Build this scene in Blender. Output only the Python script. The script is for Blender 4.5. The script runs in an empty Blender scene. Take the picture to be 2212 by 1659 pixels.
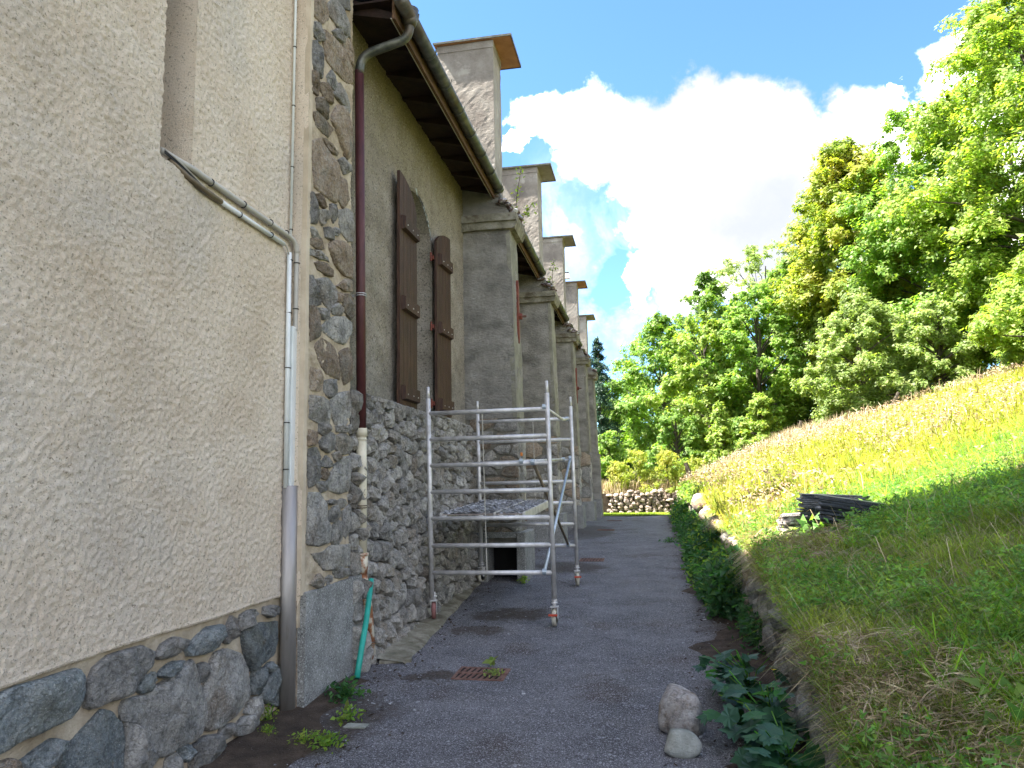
import bpy, math, random
import numpy as np
from mathutils import Vector, Matrix
R_ = random.Random(7)
scene = bpy.context.scene
COL = scene.collection

# ---------------------------------------------------------------- camera
cam_d = bpy.data.cameras.new("camera")
cam = bpy.data.objects.new("camera", cam_d)
COL.objects.link(cam)
cam_d.sensor_width = 36
cam_d.lens = 26.04
cam_d.clip_end = 6000
EYE = Vector((0, 0, 1.57))
def _n(v): return v.normalized()
_py = _n(Vector((298/1600, -205.5/1600, -1)))
_h = Vector((1098/1600, (-205.5 + 16)/1600, -1))
_pz = _n(_h.cross(_py))
if _pz.y < 0: _pz.negate()
_px = _py.cross(_pz)
cam.matrix_world = Matrix(((_px.x, _px.y, _px.z, EYE.x), (_py.x, _py.y, _py.z, EYE.y), (_pz.x, _pz.y, _pz.z, EYE.z), (0, 0, 0, 1)))
scene.camera = cam

# ---------------------------------------------------------------- light
SUN_EL, SUN_AZ = 60.5, 9.5
sd = bpy.data.lights.new("sun", 'SUN')
sd.energy = 5.0
sd.angle = math.radians(0.53)
sd.color = (1.0, 0.95, 0.86)
sun = bpy.data.objects.new("sun", sd)
COL.objects.link(sun)
ce = math.cos(math.radians(SUN_EL))
travel = Vector((ce*math.cos(math.radians(SUN_AZ)), ce*math.sin(math.radians(SUN_AZ)), -math.sin(math.radians(SUN_EL))))
sun.rotation_euler = travel.to_track_quat('-Z', 'Y').to_euler()
scene.view_settings.view_transform = 'Standard'
scene.view_settings.look = 'None'
scene.view_settings.exposure = 2.6
scene.view_settings.gamma = 1.0
scene.view_settings.use_curve_mapping = False
scene.cycles.max_bounces = 10
scene.cycles.transparent_max_bounces = 8
scene.cycles.diffuse_bounces = 6
scene.cycles.use_denoising = True

# ---------------------------------------------------------------- node helper
class NT:
    def __init__(s, tree):
        s.t = tree; s.n = tree.nodes; s.l = tree.links
    def put(s, sock, v):
        if v is None: return
        if hasattr(v, 'is_output') or hasattr(v, 'links'): s.l.new(v, sock)
        else:
            if hasattr(sock.default_value, '__len__') and hasattr(v, '__len__') and len(v) == 3 and len(sock.default_value) == 4: v = (*v, 1)
            sock.default_value = v
    def new(s, typ, **kw):
        n = s.n.new(typ)
        for k, v in kw.items(): setattr(n, k, v)
        return n
    def noise(s, scale, vec=None, detail=5, rough=.6, dist=0.0, out='Fac'):
        n = s.new('ShaderNodeTexNoise'); s.put(n.inputs['Scale'], scale); n.inputs['Detail'].default_value = detail
        n.inputs['Roughness'].default_value = rough; n.inputs['Distortion'].default_value = dist
        if vec is not None: s.l.new(vec, n.inputs['Vector'])
        return n.outputs[out]
    def voro(s, scale, vec=None, feature='F1', out='Distance', rand=1.0):
        n = s.new('ShaderNodeTexVoronoi', feature=feature); s.put(n.inputs['Scale'], scale); n.inputs['Randomness'].default_value = rand
        if vec is not None: s.l.new(vec, n.inputs['Vector'])
        return n.outputs[out]
    def ramp(s, fac, stops):
        n = s.new('ShaderNodeValToRGB'); e = n.color_ramp.elements
        while len(e) < len(stops): e.new(.5)
        for i, (p, c) in enumerate(stops):
            e[i].position = p; e[i].color = (*c, 1) if hasattr(c, '__len__') else (c, c, c, 1)
        s.put(n.inputs[0], fac); return n.outputs[0]
    def mix(s, fac, a, b, mode='MIX'):
        n = s.new('ShaderNodeMix', data_type='RGBA', blend_type=mode)
        s.put(n.inputs[0], fac); s.put(n.inputs[6], a); s.put(n.inputs[7], b); return n.outputs[2]
    def math(s, op, a, b=None, c=None, clamp=False):
        n = s.new('ShaderNodeMath', operation=op); n.use_clamp = clamp
        s.put(n.inputs[0], a)
        if b is not None: s.put(n.inputs[1], b)
        if c is not None: s.put(n.inputs[2], c)
        return n.outputs[0]
    def vmath(s, op, a, b=None):
        n = s.new('ShaderNodeVectorMath', operation=op); s.put(n.inputs[0], a)
        if b is not None: s.put(n.inputs[1], b)
        return n.outputs['Value'] if op in ('DOT_PRODUCT', 'LENGTH', 'DISTANCE') else n.outputs[0]
    def maprange(s, v, a, b, c=0.0, d=1.0, smooth=True):
        n = s.new('ShaderNodeMapRange'); n.interpolation_type = 'SMOOTHSTEP' if smooth else 'LINEAR'
        s.put(n.inputs[0], v); n.inputs[1].default_value = a; n.inputs[2].default_value = b
        n.inputs[3].default_value = c; n.inputs[4].default_value = d; return n.outputs[0]

# ---------------------------------------------------------------- sky with cumulus
world = bpy.data.worlds.new("World")
scene.world = world
world.use_nodes = True
w = NT(world.node_tree); w.n.clear()
sky = w.new('ShaderNodeTexSky', sky_type='NISHITA')
sky.sun_disc = False
sky.sun_elevation = math.radians(SUN_EL)
sky.sun_rotation = math.atan2(-travel.x, -travel.y)
sky.altitude = 1000; sky.air_density = 1.0; sky.dust_density = 0.6; sky.ozone_density = 1.6
gen = w.new('ShaderNodeTexCoord').outputs['Generated']
def sky_dir(px, py):
    v = Vector(((px-1106)/1600, -(py-829.5)/1600, -1)).normalized()
    return cam.matrix_world.to_3x3() @ v
warp = w.vmath('SUBTRACT', w.noise(9, gen, 6, .62, out='Color'), (0.5, .5, .5))
sc_ = w.new('ShaderNodeVectorMath', operation='SCALE'); w.l.new(warp, sc_.inputs[0]); sc_.inputs[3].default_value = .17
pdir = w.vmath('ADD', gen, sc_.outputs[0])
blobs = [(1215,262,85),(1300,300,110),(1400,330,120),(1480,280,105),(1600,280,120),(1670,360,130),(1720,440,110),(1470,430,130),(1600,480,150),
         (1510,560,125),(1620,560,80),(1400,590,55),(1690,530,50),(1880,280,95),(1960,260,60),(2110,130,65),(2100,200,50),(1120,345,35),(1930,175,22),
         (1290,130,0.1),(2250,300,150),(2400,150,200),(2120,470,140)]
dens = None
for bx, by, br in blobs:
    if br < 1: continue
    d = w.vmath('DISTANCE', pdir, tuple(sky_dir(bx, by)))
    m = w.maprange(d, br/1600*.72, br/1600*1.12, 1, 0)
    dens = m if dens is None else w.math('MAXIMUM', dens, m)
fill_cloud = w.ramp(w.noise(2.3, gen, 7, .55), [(.47, 0.0), (.60, 1.0)])
# unseen cloud outside the view, coverage raised to fill the shade with white light
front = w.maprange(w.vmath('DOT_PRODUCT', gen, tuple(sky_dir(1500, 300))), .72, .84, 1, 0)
dens = w.math('MAXIMUM', dens, w.math('MULTIPLY', fill_cloud, front))
thin = w.math('MULTIPLY', w.ramp(w.noise(5, gen, 7, .6, .6), [(.45, 0.0), (.75, .55)]), w.maprange(w.vmath('DISTANCE', gen, tuple(sky_dir(1290, 560))), .02, .2, 1, 0))
dens = w.math('MAXIMUM', dens, thin)
sh1 = w.maprange(w.vmath('DISTANCE', pdir, tuple(sky_dir(1665, 470))), .02, .155, .95, 0)
sh2 = w.maprange(w.vmath('DISTANCE', pdir, tuple(sky_dir(1500, 400))), .01, .07, .45, 0)
sh3 = w.maprange(w.noise(5, pdir, 4, .55), .42, .72, 0, .75)
shv = w.math('ADD', w.math('MAXIMUM', w.math('MAXIMUM', sh1, sh2), sh3), w.math('MULTIPLY', w.math('SUBTRACT', w.noise(11, pdir, 5, .6), .5), .35), clamp=True)
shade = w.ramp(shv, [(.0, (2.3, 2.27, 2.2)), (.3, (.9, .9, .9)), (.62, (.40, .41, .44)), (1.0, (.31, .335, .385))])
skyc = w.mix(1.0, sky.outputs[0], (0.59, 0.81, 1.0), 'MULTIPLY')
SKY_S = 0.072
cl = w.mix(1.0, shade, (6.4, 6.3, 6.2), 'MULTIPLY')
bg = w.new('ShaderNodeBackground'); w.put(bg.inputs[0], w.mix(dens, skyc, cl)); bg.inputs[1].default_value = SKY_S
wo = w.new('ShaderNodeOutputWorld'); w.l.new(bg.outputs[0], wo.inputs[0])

# ---------------------------------------------------------------- materials
MATS = {}
def mat(name, stops, scale=3, rough=.9, bump=.4, bscale=60, bdist=.01, detail=8, stain=None, specks=None, objrand=0.0,
        island=0.0, metal=0.0, spec=.3, stretch=None, height=None, bump2=None, trans=None, distort=0.0, crack=None, dirt=None):
    m = bpy.data.materials.new(name); m.use_nodes = True
    t = NT(m.node_tree); t.n.clear()
    geo = t.new('ShaderNodeNewGeometry'); pos = geo.outputs['Position']
    vec = pos
    if stretch:
        mp = t.new('ShaderNodeMapping'); mp.inputs['Scale'].default_value = stretch; t.l.new(pos, mp.inputs[0]); vec = mp.outputs[0]
    if objrand:
        oi = t.new('ShaderNodeObjectInfo').outputs['Random']
        sh = t.math('MULTIPLY', oi, 37.0)
        cx = t.new('ShaderNodeCombineXYZ'); t.l.new(sh, cx.inputs[0]); t.l.new(sh, cx.inputs[1])
        vec = t.vmath('ADD', vec, cx.outputs[0])
    fac = t.noise(scale, vec, detail, .62, distort)
    c = t.ramp(fac, stops)
    if stain:
        for (col, sscale, lo, hi, amt) in stain:
            f = t.maprange(t.noise(sscale, vec, 5, .6), lo, hi, 0, amt)
            c = t.mix(f, c, col)
    if height:
        for (col, z0, z1, amt) in height:
            sx = t.new('ShaderNodeSeparateXYZ'); t.l.new(pos, sx.inputs[0])
            zz = t.math('ADD', sx.outputs[2], t.math('MULTIPLY', t.math('SUBTRACT', t.noise(2.2, pos, 5), .5), 1.6))
            c = t.mix(t.maprange(zz, z0, z1, 0, amt), c, col)
    if specks:
        for (col, sscale, thr, amt) in specks:
            v = t.noise(sscale, pos, 3, .7)
            c = t.mix(t.maprange(v, thr-.035, thr+.015, 0, amt), c, col)
    if dirt:   # trodden-in earth with shapes of its own: (x, y, rx, ry) spots and a band that follows the verge
        wv = t.vmath('ADD', pos, t.vmath('MULTIPLY', t.vmath('SUBTRACT', t.noise(2.6, pos, 6, .65, out='Color'), (.5, .5, .5)), (.9, .9, 0)))
        sp = t.new('ShaderNodeSeparateXYZ'); t.l.new(wv, sp.inputs[0]); f = None
        for (dx, dy, rx, ry, am) in dirt:
            a_ = t.math('POWER', t.math('DIVIDE', t.math('SUBTRACT', sp.outputs[0], dx), rx), 2); b_ = t.math('POWER', t.math('DIVIDE', t.math('SUBTRACT', sp.outputs[1], dy), ry), 2)
            m_ = t.maprange(t.math('ADD', a_, b_), .35, 1.3, am, 0); f = m_ if f is None else t.math('MAXIMUM', f, m_)
        f = t.math('MAXIMUM', f, t.maprange(sp.outputs[0], .30, .72, 0, .92)); f = t.math('MAXIMUM', f, t.maprange(sp.outputs[0], -2.28, -2.62, 0, .6))
        f = t.math('MULTIPLY', f, t.maprange(t.noise(45, pos, 4, .7), .35, .6, .72, 1))
        c = t.mix(f, c, t.ramp(t.noise(18, pos, 5), [(.35, (.028, .02, .015)), (.65, (.065, .047, .035))]))
    if crack:
        # pale mineral flecks, plus occlusion shade painted dark into cracks and pits
        v = t.voro(crack[1], t.vmath('ADD', vec, t.vmath('MULTIPLY', t.noise(9, vec, 4, out='Color'), (.12, .12, .12))), 'DISTANCE_TO_EDGE')
        c = t.mix(t.maprange(v, .0, .09, crack[0], 0), c, (.03, .028, .026))
        c = t.mix(t.maprange(t.noise(38, vec, 6, .75), .48, .62, 0, .6), c, t.mix(.5, c, (.5, .49, .47)))
        c = t.mix(t.maprange(t.noise(30, t.vmath('ADD', vec, (3, 5, 9)), 6, .75), .5, .62, 0, .7), c, t.mix(.5, c, (.015, .015, .015)))
    if objrand:
        hv = t.new('ShaderNodeHueSaturation')
        t.l.new(t.math('ADD', t.math('MULTIPLY', t.math('FRACT', t.math('MULTIPLY', oi, 7.31)), objrand*2), 1-objrand), hv.inputs['Value'])
        t.l.new(c, hv.inputs['Color']); c = hv.outputs[0]
    if island:
        ir = geo.outputs['Random Per Island']
        hv = t.new('ShaderNodeHueSaturation')
        t.l.new(t.math('ADD', t.math('MULTIPLY', ir, island*2), 1-island), hv.inputs['Value'])
        t.l.new(t.math('ADD', t.math('MULTIPLY', t.math('FRACT', t.math('MULTIPLY', ir, 13.7)), .05), .475), hv.inputs['Hue'])
        t.l.new(c, hv.inputs['Color']); c = hv.outputs[0]
    b = t.new('ShaderNodeBsdfPrincipled')
    t.l.new(c, b.inputs['Base Color']); b.inputs['Roughness'].default_value = rough
    b.inputs['Metallic'].default_value = metal; b.inputs['Specular IOR Level'].default_value = spec
    nrm = None
    if bump:
        bn = t.new('ShaderNodeBump'); bn.inputs['Strength'].default_value = bump; bn.inputs['Distance'].default_value = bdist
        t.l.new(t.noise(bscale, vec, 6, .65), bn.inputs['Height']); nrm = bn.outputs[0]
        if bump2:
            b2 = t.new('ShaderNodeBump'); b2.inputs['Strength'].default_value = bump2[0]; b2.inputs['Distance'].default_value = bump2[2]
            t.l.new(t.noise(bump2[1], vec, 5, .6, .4), b2.inputs['Height']); t.l.new(nrm, b2.inputs['Normal']); nrm = b2.outputs[0]
        t.l.new(nrm, b.inputs['Normal'])
    out = t.new('ShaderNodeOutputMaterial')
    if trans:
        tr = t.new('ShaderNodeBsdfTranslucent'); t.l.new(t.mix(1.0, c, trans[1], 'MULTIPLY'), tr.inputs[0])
        mx = t.new('ShaderNodeMixShader'); mx.inputs[0].default_value = trans[0]
        t.l.new(b.outputs[0], mx.inputs[1]); t.l.new(tr.outputs[0], mx.inputs[2]); t.l.new(mx.outputs[0], out.inputs[0])
    else:
        t.l.new(b.outputs[0], out.inputs[0])
    MATS[name] = m
    return m

mat('render_coat', [(.3, (.60,.49,.37)), (.5, (.70,.59,.465)), (.72, (.755,.66,.545))], 1.3, bump=.8, bscale=90, bdist=.012, bump2=(.8, 220, .006),
    stain=[((.56,.43,.31), 3.0, .48, .72, .3), ((.52,.47,.41), .7, .48, .66, .55), ((.50,.41,.31), 1.5, .60, .75, .3)],
    specks=[((.22,.18,.12), 45, .63, .75), ((.26,.22,.15), 95, .62, .6), ((.74,.68,.56), 60, .60, .5)])  # dark specks put the shade of the roughcast pits into the colour
mat('render_trowelled', [(.3, (.40,.33,.24)), (.55, (.55,.46,.35)), (.75, (.64,.56,.44))], 4, bump=.5, bscale=40, bdist=.01)
mat('mortar', [(.3, (.28,.22,.15)), (.55, (.46,.38,.28)), (.75, (.60,.52,.40))], 5, bump=.7, bscale=45, bdist=.02, stain=[((.26,.22,.13), 3, .55, .75, .6)])
mat('old_mortar', [(.3, (.12,.11,.09)), (.55, (.2,.185,.15)), (.75, (.3,.27,.22))], 6, bump=.8, bscale=50, bdist=.02)
stone_st = dict(bump=1.0, bscale=24, bdist=.05, bump2=(1.0, 70, .02), crack=(.28, 12))
mat('stone_grey', [(.25, (.16,.155,.15)), (.45, (.31,.30,.28)), (.62, (.45,.425,.385)), (.8, (.60,.57,.53))], 7, objrand=.3,
    stain=[((.17,.12,.075), 2.5, .52, .7, .7)], specks=[((.5,.5,.48), 90, .66, .8)], **stone_st)
mat('stone_slate', [(.25, (.11,.13,.135)), (.5, (.24,.27,.275)), (.75, (.45,.465,.46))], 6, objrand=.3,
    stain=[((.10,.10,.055), 3, .5, .7, .6), ((.28,.2,.12), 5, .62, .72, .6)], specks=[((.5,.52,.5), 100, .64, .85)], **stone_st)
mat('stone_brown', [(.25, (.20,.145,.10)), (.5, (.34,.26,.185)), (.75, (.48,.40,.31))], 6, objrand=.25,
    stain=[((.16,.17,.15), 3, .5, .7, .7)], specks=[((.5,.45,.38), 90, .67, .7)], **stone_st)
mat('rubble_stone', [(.25, (.20,.19,.17)), (.45, (.36,.34,.305)), (.62, (.51,.48,.43)), (.8, (.64,.62,.58))], 8, objrand=.3,
    stain=[((.25,.19,.125), 2, .5, .7, .7), ((.11,.12,.125), 3, .55, .72, .6)], crack=(.3, 14), bump=1.0, bscale=26, bdist=.05, bump2=(1, 80, .02))
mat('nave_render', [(.3, (.21,.18,.135)), (.5, (.33,.285,.225)), (.72, (.43,.385,.32))], 2.4, bump=1.0, bscale=45, bdist=.03, bump2=(.7, 130, .01),
    height=[((.17,.145,.055), 4.6, 6.4, .8), ((.22,.21,.19), 3.4, 2.3, .6)], stain=[((.15,.125,.085), 3, .5, .72, .6), ((.42,.40,.34), 1.4, .56, .7, .4)],
    specks=[((.08,.07,.05), 38, .60, .8), ((.10,.09,.06), 80, .60, .6), ((.5,.46,.36), 50, .62, .6)])
mat('buttress_render', [(.3, (.15,.14,.125)), (.5, (.25,.235,.21)), (.75, (.37,.35,.315))], 2.2, bump=1.0, bscale=22, bdist=.04, bump2=(.6, 110, .012),
    stretch=(1, 1, 1.6), stain=[((.085,.08,.07), 2, .5, .72, .6), ((.38,.35,.29), 1.6, .6, .75, .45)])
mat('buttress_edge', [(.3, (.15,.14,.105)), (.5, (.22,.21,.165)), (.75, (.33,.315,.26))], 3, bump=.9, bscale=30, bdist=.03)
mat('pier_render', [(.3, (.18,.155,.135)), (.5, (.28,.25,.22)), (.72, (.40,.37,.33))], 2.0, bump=.8, bscale=24, bdist=.015, bump2=(.6, 80, .008),
    stain=[((.13,.10,.085), 1.3, .55, .75, .65), ((.5,.47,.42), 2.2, .6, .7, .6)])
mat('concrete', [(.3, (.12,.12,.115)), (.5, (.2,.2,.19)), (.75, (.3,.3,.285))], 5, bump=.8, bscale=60, bdist=.012, specks=[((.48,.48,.47), 75, .58, .8), ((.05,.05,.05), 60, .60, .8), ((.4,.4,.39), 150, .58, .6)])
mat('cornice', [(.3, (.11,.10,.07)), (.5, (.20,.185,.14)), (.75, (.34,.32,.27))], 6, bump=.9, bscale=30, bdist=.03, stain=[((.09,.07,.05), 5, .52, .65, .8)])
mat('lichen_stone', [(.35, (.05,.035,.03)), (.5, (.16,.11,.09)), (.58, (.4,.4,.42)), (.75, (.6,.6,.62))], 9, bump=1, bscale=30, bdist=.03, objrand=.3)
mat('asphalt', [(.3, (.062,.060,.066)), (.5, (.105,.102,.112)), (.72, (.16,.157,.168))], 2.0, rough=.85, bump=1.0, bscale=150, bdist=.012, bump2=(.5, 30, .02),
    dirt=[(-2.0, 6.4, .34, .16, .95), (-1.7, 8.9, .5, .35, .9), (-1.9, 8.1, .3, .2, .7), (-1.4, 12.8, .6, .8, .8), (-1.6, 20, .7, 2.5, .7), (-2.3, 5.2, .45, .7, .85), (.1, 3.6, .5, .3, .5)], stain=[((.05,.033,.024), 1.1, .52, .68, .7), ((.13,.12,.12), 3, .55, .7, .5)],
    specks=[((.42,.42,.45), 60, .62, .8), ((.5,.5,.55), 110, .60, .8), ((.025,.022,.022), 50, .61, .75)])
mat('soil', [(.3, (.03,.021,.015)), (.5, (.06,.042,.03)), (.75, (.11,.08,.06))], 6, bump=1, bscale=60, bdist=.03, specks=[((.3,.28,.25), 90, .68, .7)])
mat('turf', [(.3, (.045,.05,.02)), (.5, (.085,.09,.035)), (.7, (.15,.125,.06))], 3, bump=1, bscale=30, bdist=.05, stain=[((.16,.12,.06), 1.2, .5, .7, .6)])
mat('short_grass_ground', [(.3, (.10,.15,.025)), (.7, (.19,.22,.05))], 5, bump=1, bscale=60, bdist=.03)
mat('brown_wood', [(.3, (.022,.011,.007)), (.5, (.045,.021,.013)), (.72, (.10,.05,.03))], 14, rough=.65, bump=.6, bscale=60, bdist=.006, stretch=(4, 4, .35), objrand=.12)
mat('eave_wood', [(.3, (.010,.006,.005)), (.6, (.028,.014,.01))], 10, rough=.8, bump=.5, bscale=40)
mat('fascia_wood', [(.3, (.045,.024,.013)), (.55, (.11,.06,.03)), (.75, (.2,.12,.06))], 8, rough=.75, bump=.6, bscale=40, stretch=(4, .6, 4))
mat('ply_underside', [(.3, (.30,.14,.07)), (.6, (.44,.22,.11))], 4, rough=.8, bump=.2)
mat('zinc', [(.3, (.045,.05,.045)), (.5, (.10,.105,.09)), (.72, (.19,.19,.17))], 7, rough=.45, metal=.6, bump=.3, bscale=30, stain=[((.09,.06,.035), 3, .52, .7, .6)])
mat('oxide_paint', [(.3, (.042,.013,.014)), (.6, (.085,.027,.027)), (.75, (.13,.06,.055))], 9, rough=.5, bump=.3, bscale=40, stretch=(1, 1, .35))
mat('red_iron', [(.3, (.10,.025,.018)), (.6, (.17,.045,.03)), (.75, (.3,.16,.11))], 12, rough=.7, bump=.7, bscale=50)
mat('cream_paint', [(.3, (.46,.41,.30)), (.6, (.62,.57,.44))], 5, rough=.45, bump=.15, specks=[((.16,.07,.03), 30, .70, .9)])
mat('rusty_cream', [(.35, (.16,.06,.03)), (.48, (.30,.13,.06)), (.56, (.55,.50,.40)), (.75, (.6,.56,.46))], 9, rough=.6, bump=.5, bscale=50)
mat('white_plastic', [(.3, (.58,.61,.60)), (.7, (.72,.74,.73))], 6, rough=.4, bump=.05, specks=[((.25,.24,.2), 40, .72, .5)])
mat('grey_plastic', [(.3, (.36,.34,.30)), (.7, (.50,.48,.43))], 6, rough=.5, bump=.1)
mat('black_plastic', [(.3, (.015,.015,.016)), (.7, (.04,.04,.04))], 6, rough=.5, bump=.1)
mat('sheet_steel', [(.3, (.22,.20,.19)), (.5, (.32,.30,.285)), (.72, (.42,.39,.37))], 2.4, rough=.5, metal=.6, bump=.15, bscale=12, stretch=(3, 3, .5),
    stain=[((.2,.16,.13), 3, .6, .75, .5)])
mat('aluminium', [(.3, (.40,.385,.375)), (.5, (.54,.525,.52)), (.72, (.68,.665,.67))], 9, rough=.45, metal=.35, bump=.25, bscale=70, stain=[((.26,.23,.19), 5, .55, .72, .6)])
mat('galvanised', [(.3, (.30,.36,.42)), (.7, (.50,.56,.62))], 15, rough=.38, metal=.6, bump=.2)
mat('weathered_steel', [(.3, (.13,.10,.07)), (.7, (.25,.2,.14))], 9, rough=.6, metal=.3, bump=.4)
mat('deck_ply', [(.3, (.16,.14,.13)), (.6, (.3,.25,.22)), (.75, (.4,.36,.33))], 10, rough=.9, bump=.6)
mat('slate', [(.3, (.008,.010,.015)), (.5, (.020,.024,.033)), (.75, (.05,.056,.072))], 8, rough=.42, spec=.5, bump=.6, bscale=30, bdist=.01, objrand=.35)
mat('debris', [(.3, (.10,.105,.115)), (.5, (.24,.245,.26)), (.75, (.5,.5,.52))], 20, rough=.9, bump=.8, island=.4)
mat('cream_rubber', [(.3, (.42,.39,.31)), (.7, (.56,.53,.45))], 10, rough=.7, bump=.2)
mat('red_rubber', [(.3, (.17,.075,.065)), (.7, (.28,.13,.12))], 10, rough=.8, bump=.2)
mat('red_plastic', [(.3, (.42,.055,.03)), (.7, (.52,.085,.045))], 10, rough=.5, bump=.1)
mat('orange_plastic', [(.3, (.55,.16,.03)), (.7, (.6,.2,.05))], 10, rough=.5, bump=.1)
mat('teal_plastic', [(.3, (.012,.23,.18)), (.7, (.03,.34,.27))], 9, rough=.4, bump=.1, stain=[((.2,.3,.26), 9, .6, .7, .5)])
mat('rusty_iron', [(.3, (.09,.045,.035)), (.55, (.18,.10,.08)), (.75, (.28,.18,.15))], 20, rough=.8, metal=.2, bump=.6)
mat('dark_void', [(.3, (.006,.006,.006)), (.7, (.012,.011,.01))], 4, bump=.2)
mat('window_panel', [(.3, (.17,.19,.20)), (.7, (.24,.26,.275))], 1.2, rough=.35, bump=.05)
mat('flaky_white', [(.40, (.2,.19,.15)), (.5, (.38,.42,.40)), (.7, (.48,.53,.51))], 22, bump=.6)
mat('roof_slate', [(.3, (.03,.033,.04)), (.7, (.08,.085,.095))], 5, rough=.6, bump=.8, bscale=10)
mat('boulder_pale', [(.3, (.26,.21,.17)), (.5, (.50,.46,.44)), (.68, (.70,.68,.67))], 9, crack=(.3, 9), bump=1, bscale=26, bdist=.05, bump2=(1, 70, .02), stain=[((.22,.14,.07), 5, .55, .68, .8), ((.10,.09,.09), 7, .6, .68, .8)])
mat('boulder_grey', [(.3, (.18,.19,.165)), (.5, (.30,.31,.28)), (.72, (.46,.46,.43))], 10, bump=1, bscale=50, bdist=.015, bump2=(.5, 140, .005))
mat('warm_stone', [(.3, (.17,.125,.10)), (.5, (.31,.245,.205)), (.72, (.44,.38,.34))], 6, objrand=.35, bump=1, bscale=20, bdist=.05, stain=[((.3,.17,.09), 3, .55, .7, .6)])
mat('bark', [(.3, (.05,.04,.03)), (.6, (.11,.09,.07))], 6, bump=1, bscale=20, bdist=.05, stretch=(3, 3, .6))
def leafm(name, a, b, c, isl=.42, tr=.58, tcol=(1.5, 1.6, .6), scale=.9, rough=.5):
    return mat(name, [(.32, a), (.5, b), (.68, c)], scale, rough=rough, bump=0, island=isl, trans=(tr, tcol), spec=.35)
leafm('leaf_bright', (0.17, 0.25, 0.035), (0.24, 0.325, 0.055), (0.31, 0.385, 0.085))
leafm('leaf_fresh', (0.13, 0.22, 0.03), (0.19, 0.3, 0.05), (0.26, 0.37, 0.075))
leafm('leaf_yellow', (0.15, 0.23, 0.03), (0.26, 0.31, 0.04), (0.4, 0.37, 0.08), scale=.6)
leafm('leaf_mid', (0.11, 0.19, 0.035), (0.165, 0.265, 0.05), (0.23, 0.34, 0.08))
leafm('leaf_grey', (0.18, 0.24, 0.07), (0.25, 0.32, 0.1), (0.32, 0.38, 0.15))
leafm('leaf_dark', (0.08, 0.15, 0.035), (0.12, 0.21, 0.05), (0.17, 0.26, 0.065))
leafm('leaf_spruce', (.012,.04,.022), (.022,.06,.032), (.035,.085,.04), tr=.15)
leafm('leaf_golden', (0.2, 0.27, 0.035), (0.3, 0.34, 0.05), (0.4, 0.36, 0.09), scale=1.5)
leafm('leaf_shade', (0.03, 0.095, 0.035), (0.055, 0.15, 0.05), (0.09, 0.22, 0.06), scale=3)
leafm('grass_green', (0.14, 0.2, 0.03), (0.235, 0.31, 0.05), (0.38, 0.42, 0.1), scale=1.4)
leafm('grass_meadow', (0.21, 0.235, 0.03), (0.32, 0.295, 0.06), (0.42, 0.32, 0.13), scale=.9, tr=.45, tcol=(1.2,1.25,.6))
leafm('grass_straw', (0.27, 0.2, 0.115), (0.42, 0.33, 0.2), (0.58, 0.49, 0.34), scale=3, tr=.2, tcol=(1, .9, .7))
leafm('herb_green', (0.08, 0.175, 0.032), (0.15, 0.285, 0.06), (0.26, 0.4, 0.1), scale=3)
leafm('leaf_deep', (.012,.045,.022), (.022,.075,.03), (.04,.12,.04), tr=.25, scale=3)
leafm('dock_brown', (.14,.055,.03), (.2,.09,.04), (.28,.13,.06), scale=3)
leafm('grass_lime', (.17,.22,.03), (.26,.29,.045), (.36,.35,.08), scale=1.5)
leafm('grass_lush', (.10,.20,.03), (.18,.31,.05), (.30,.42,.09), scale=2)
leafm('seed_pink', (.22,.15,.08), (.32,.22,.13), (.42,.30,.2), scale=2, tr=.2)
leafm('petal_yellow', (.7,.5,.02), (.8,.6,.03), (.85,.65,.05), isl=.1)
leafm('petal_white', (.6,.6,.5), (.7,.7,.6), (.8,.8,.7), isl=.1)
# ---------------------------------------------------------------- mesh helpers
WL = {}
def tag(o, label=None, cat=None, group=None, kind=None):
    if label: o['label'] = label
    if cat: o['category'] = cat
    if group: o['group'] = group
    if kind: o['kind'] = kind
    return o
def empty(name, loc, label=None, cat=None, group=None, parent=None):
    o = bpy.data.objects.new(name, None); COL.objects.link(o)
    o.empty_display_size = .1
    WL[o.name] = Vector(loc)
    if parent: o.parent = parent; o.location = Vector(loc) - WL[parent.name]
    else: o.location = loc
    return tag(o, label, cat, group)
def mesh_obj(name, verts, faces, m, parent=None, smooth=False, loc=None):
    verts = np.asarray(verts, dtype=np.float64).reshape(-1, 3)
    if loc is None:
        loc = (verts.min(0) + verts.max(0))/2
        if parent is None: loc[2] = verts[:, 2].min()
    loc = np.asarray(loc, dtype=np.float64)
    me = bpy.data.meshes.new(name)
    me.from_pydata((verts - loc).tolist(), [], [list(f) for f in faces])
    if smooth: me.shade_smooth()
    me.materials.append(MATS[m] if isinstance(m, str) else m)
    o = bpy.data.objects.new(name, me); COL.objects.link(o)
    WL[o.name] = Vector(loc)
    if parent: o.parent = parent; o.location = Vector(loc) - WL[parent.name]
    else: o.location = Vector(loc)
    return o
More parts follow.
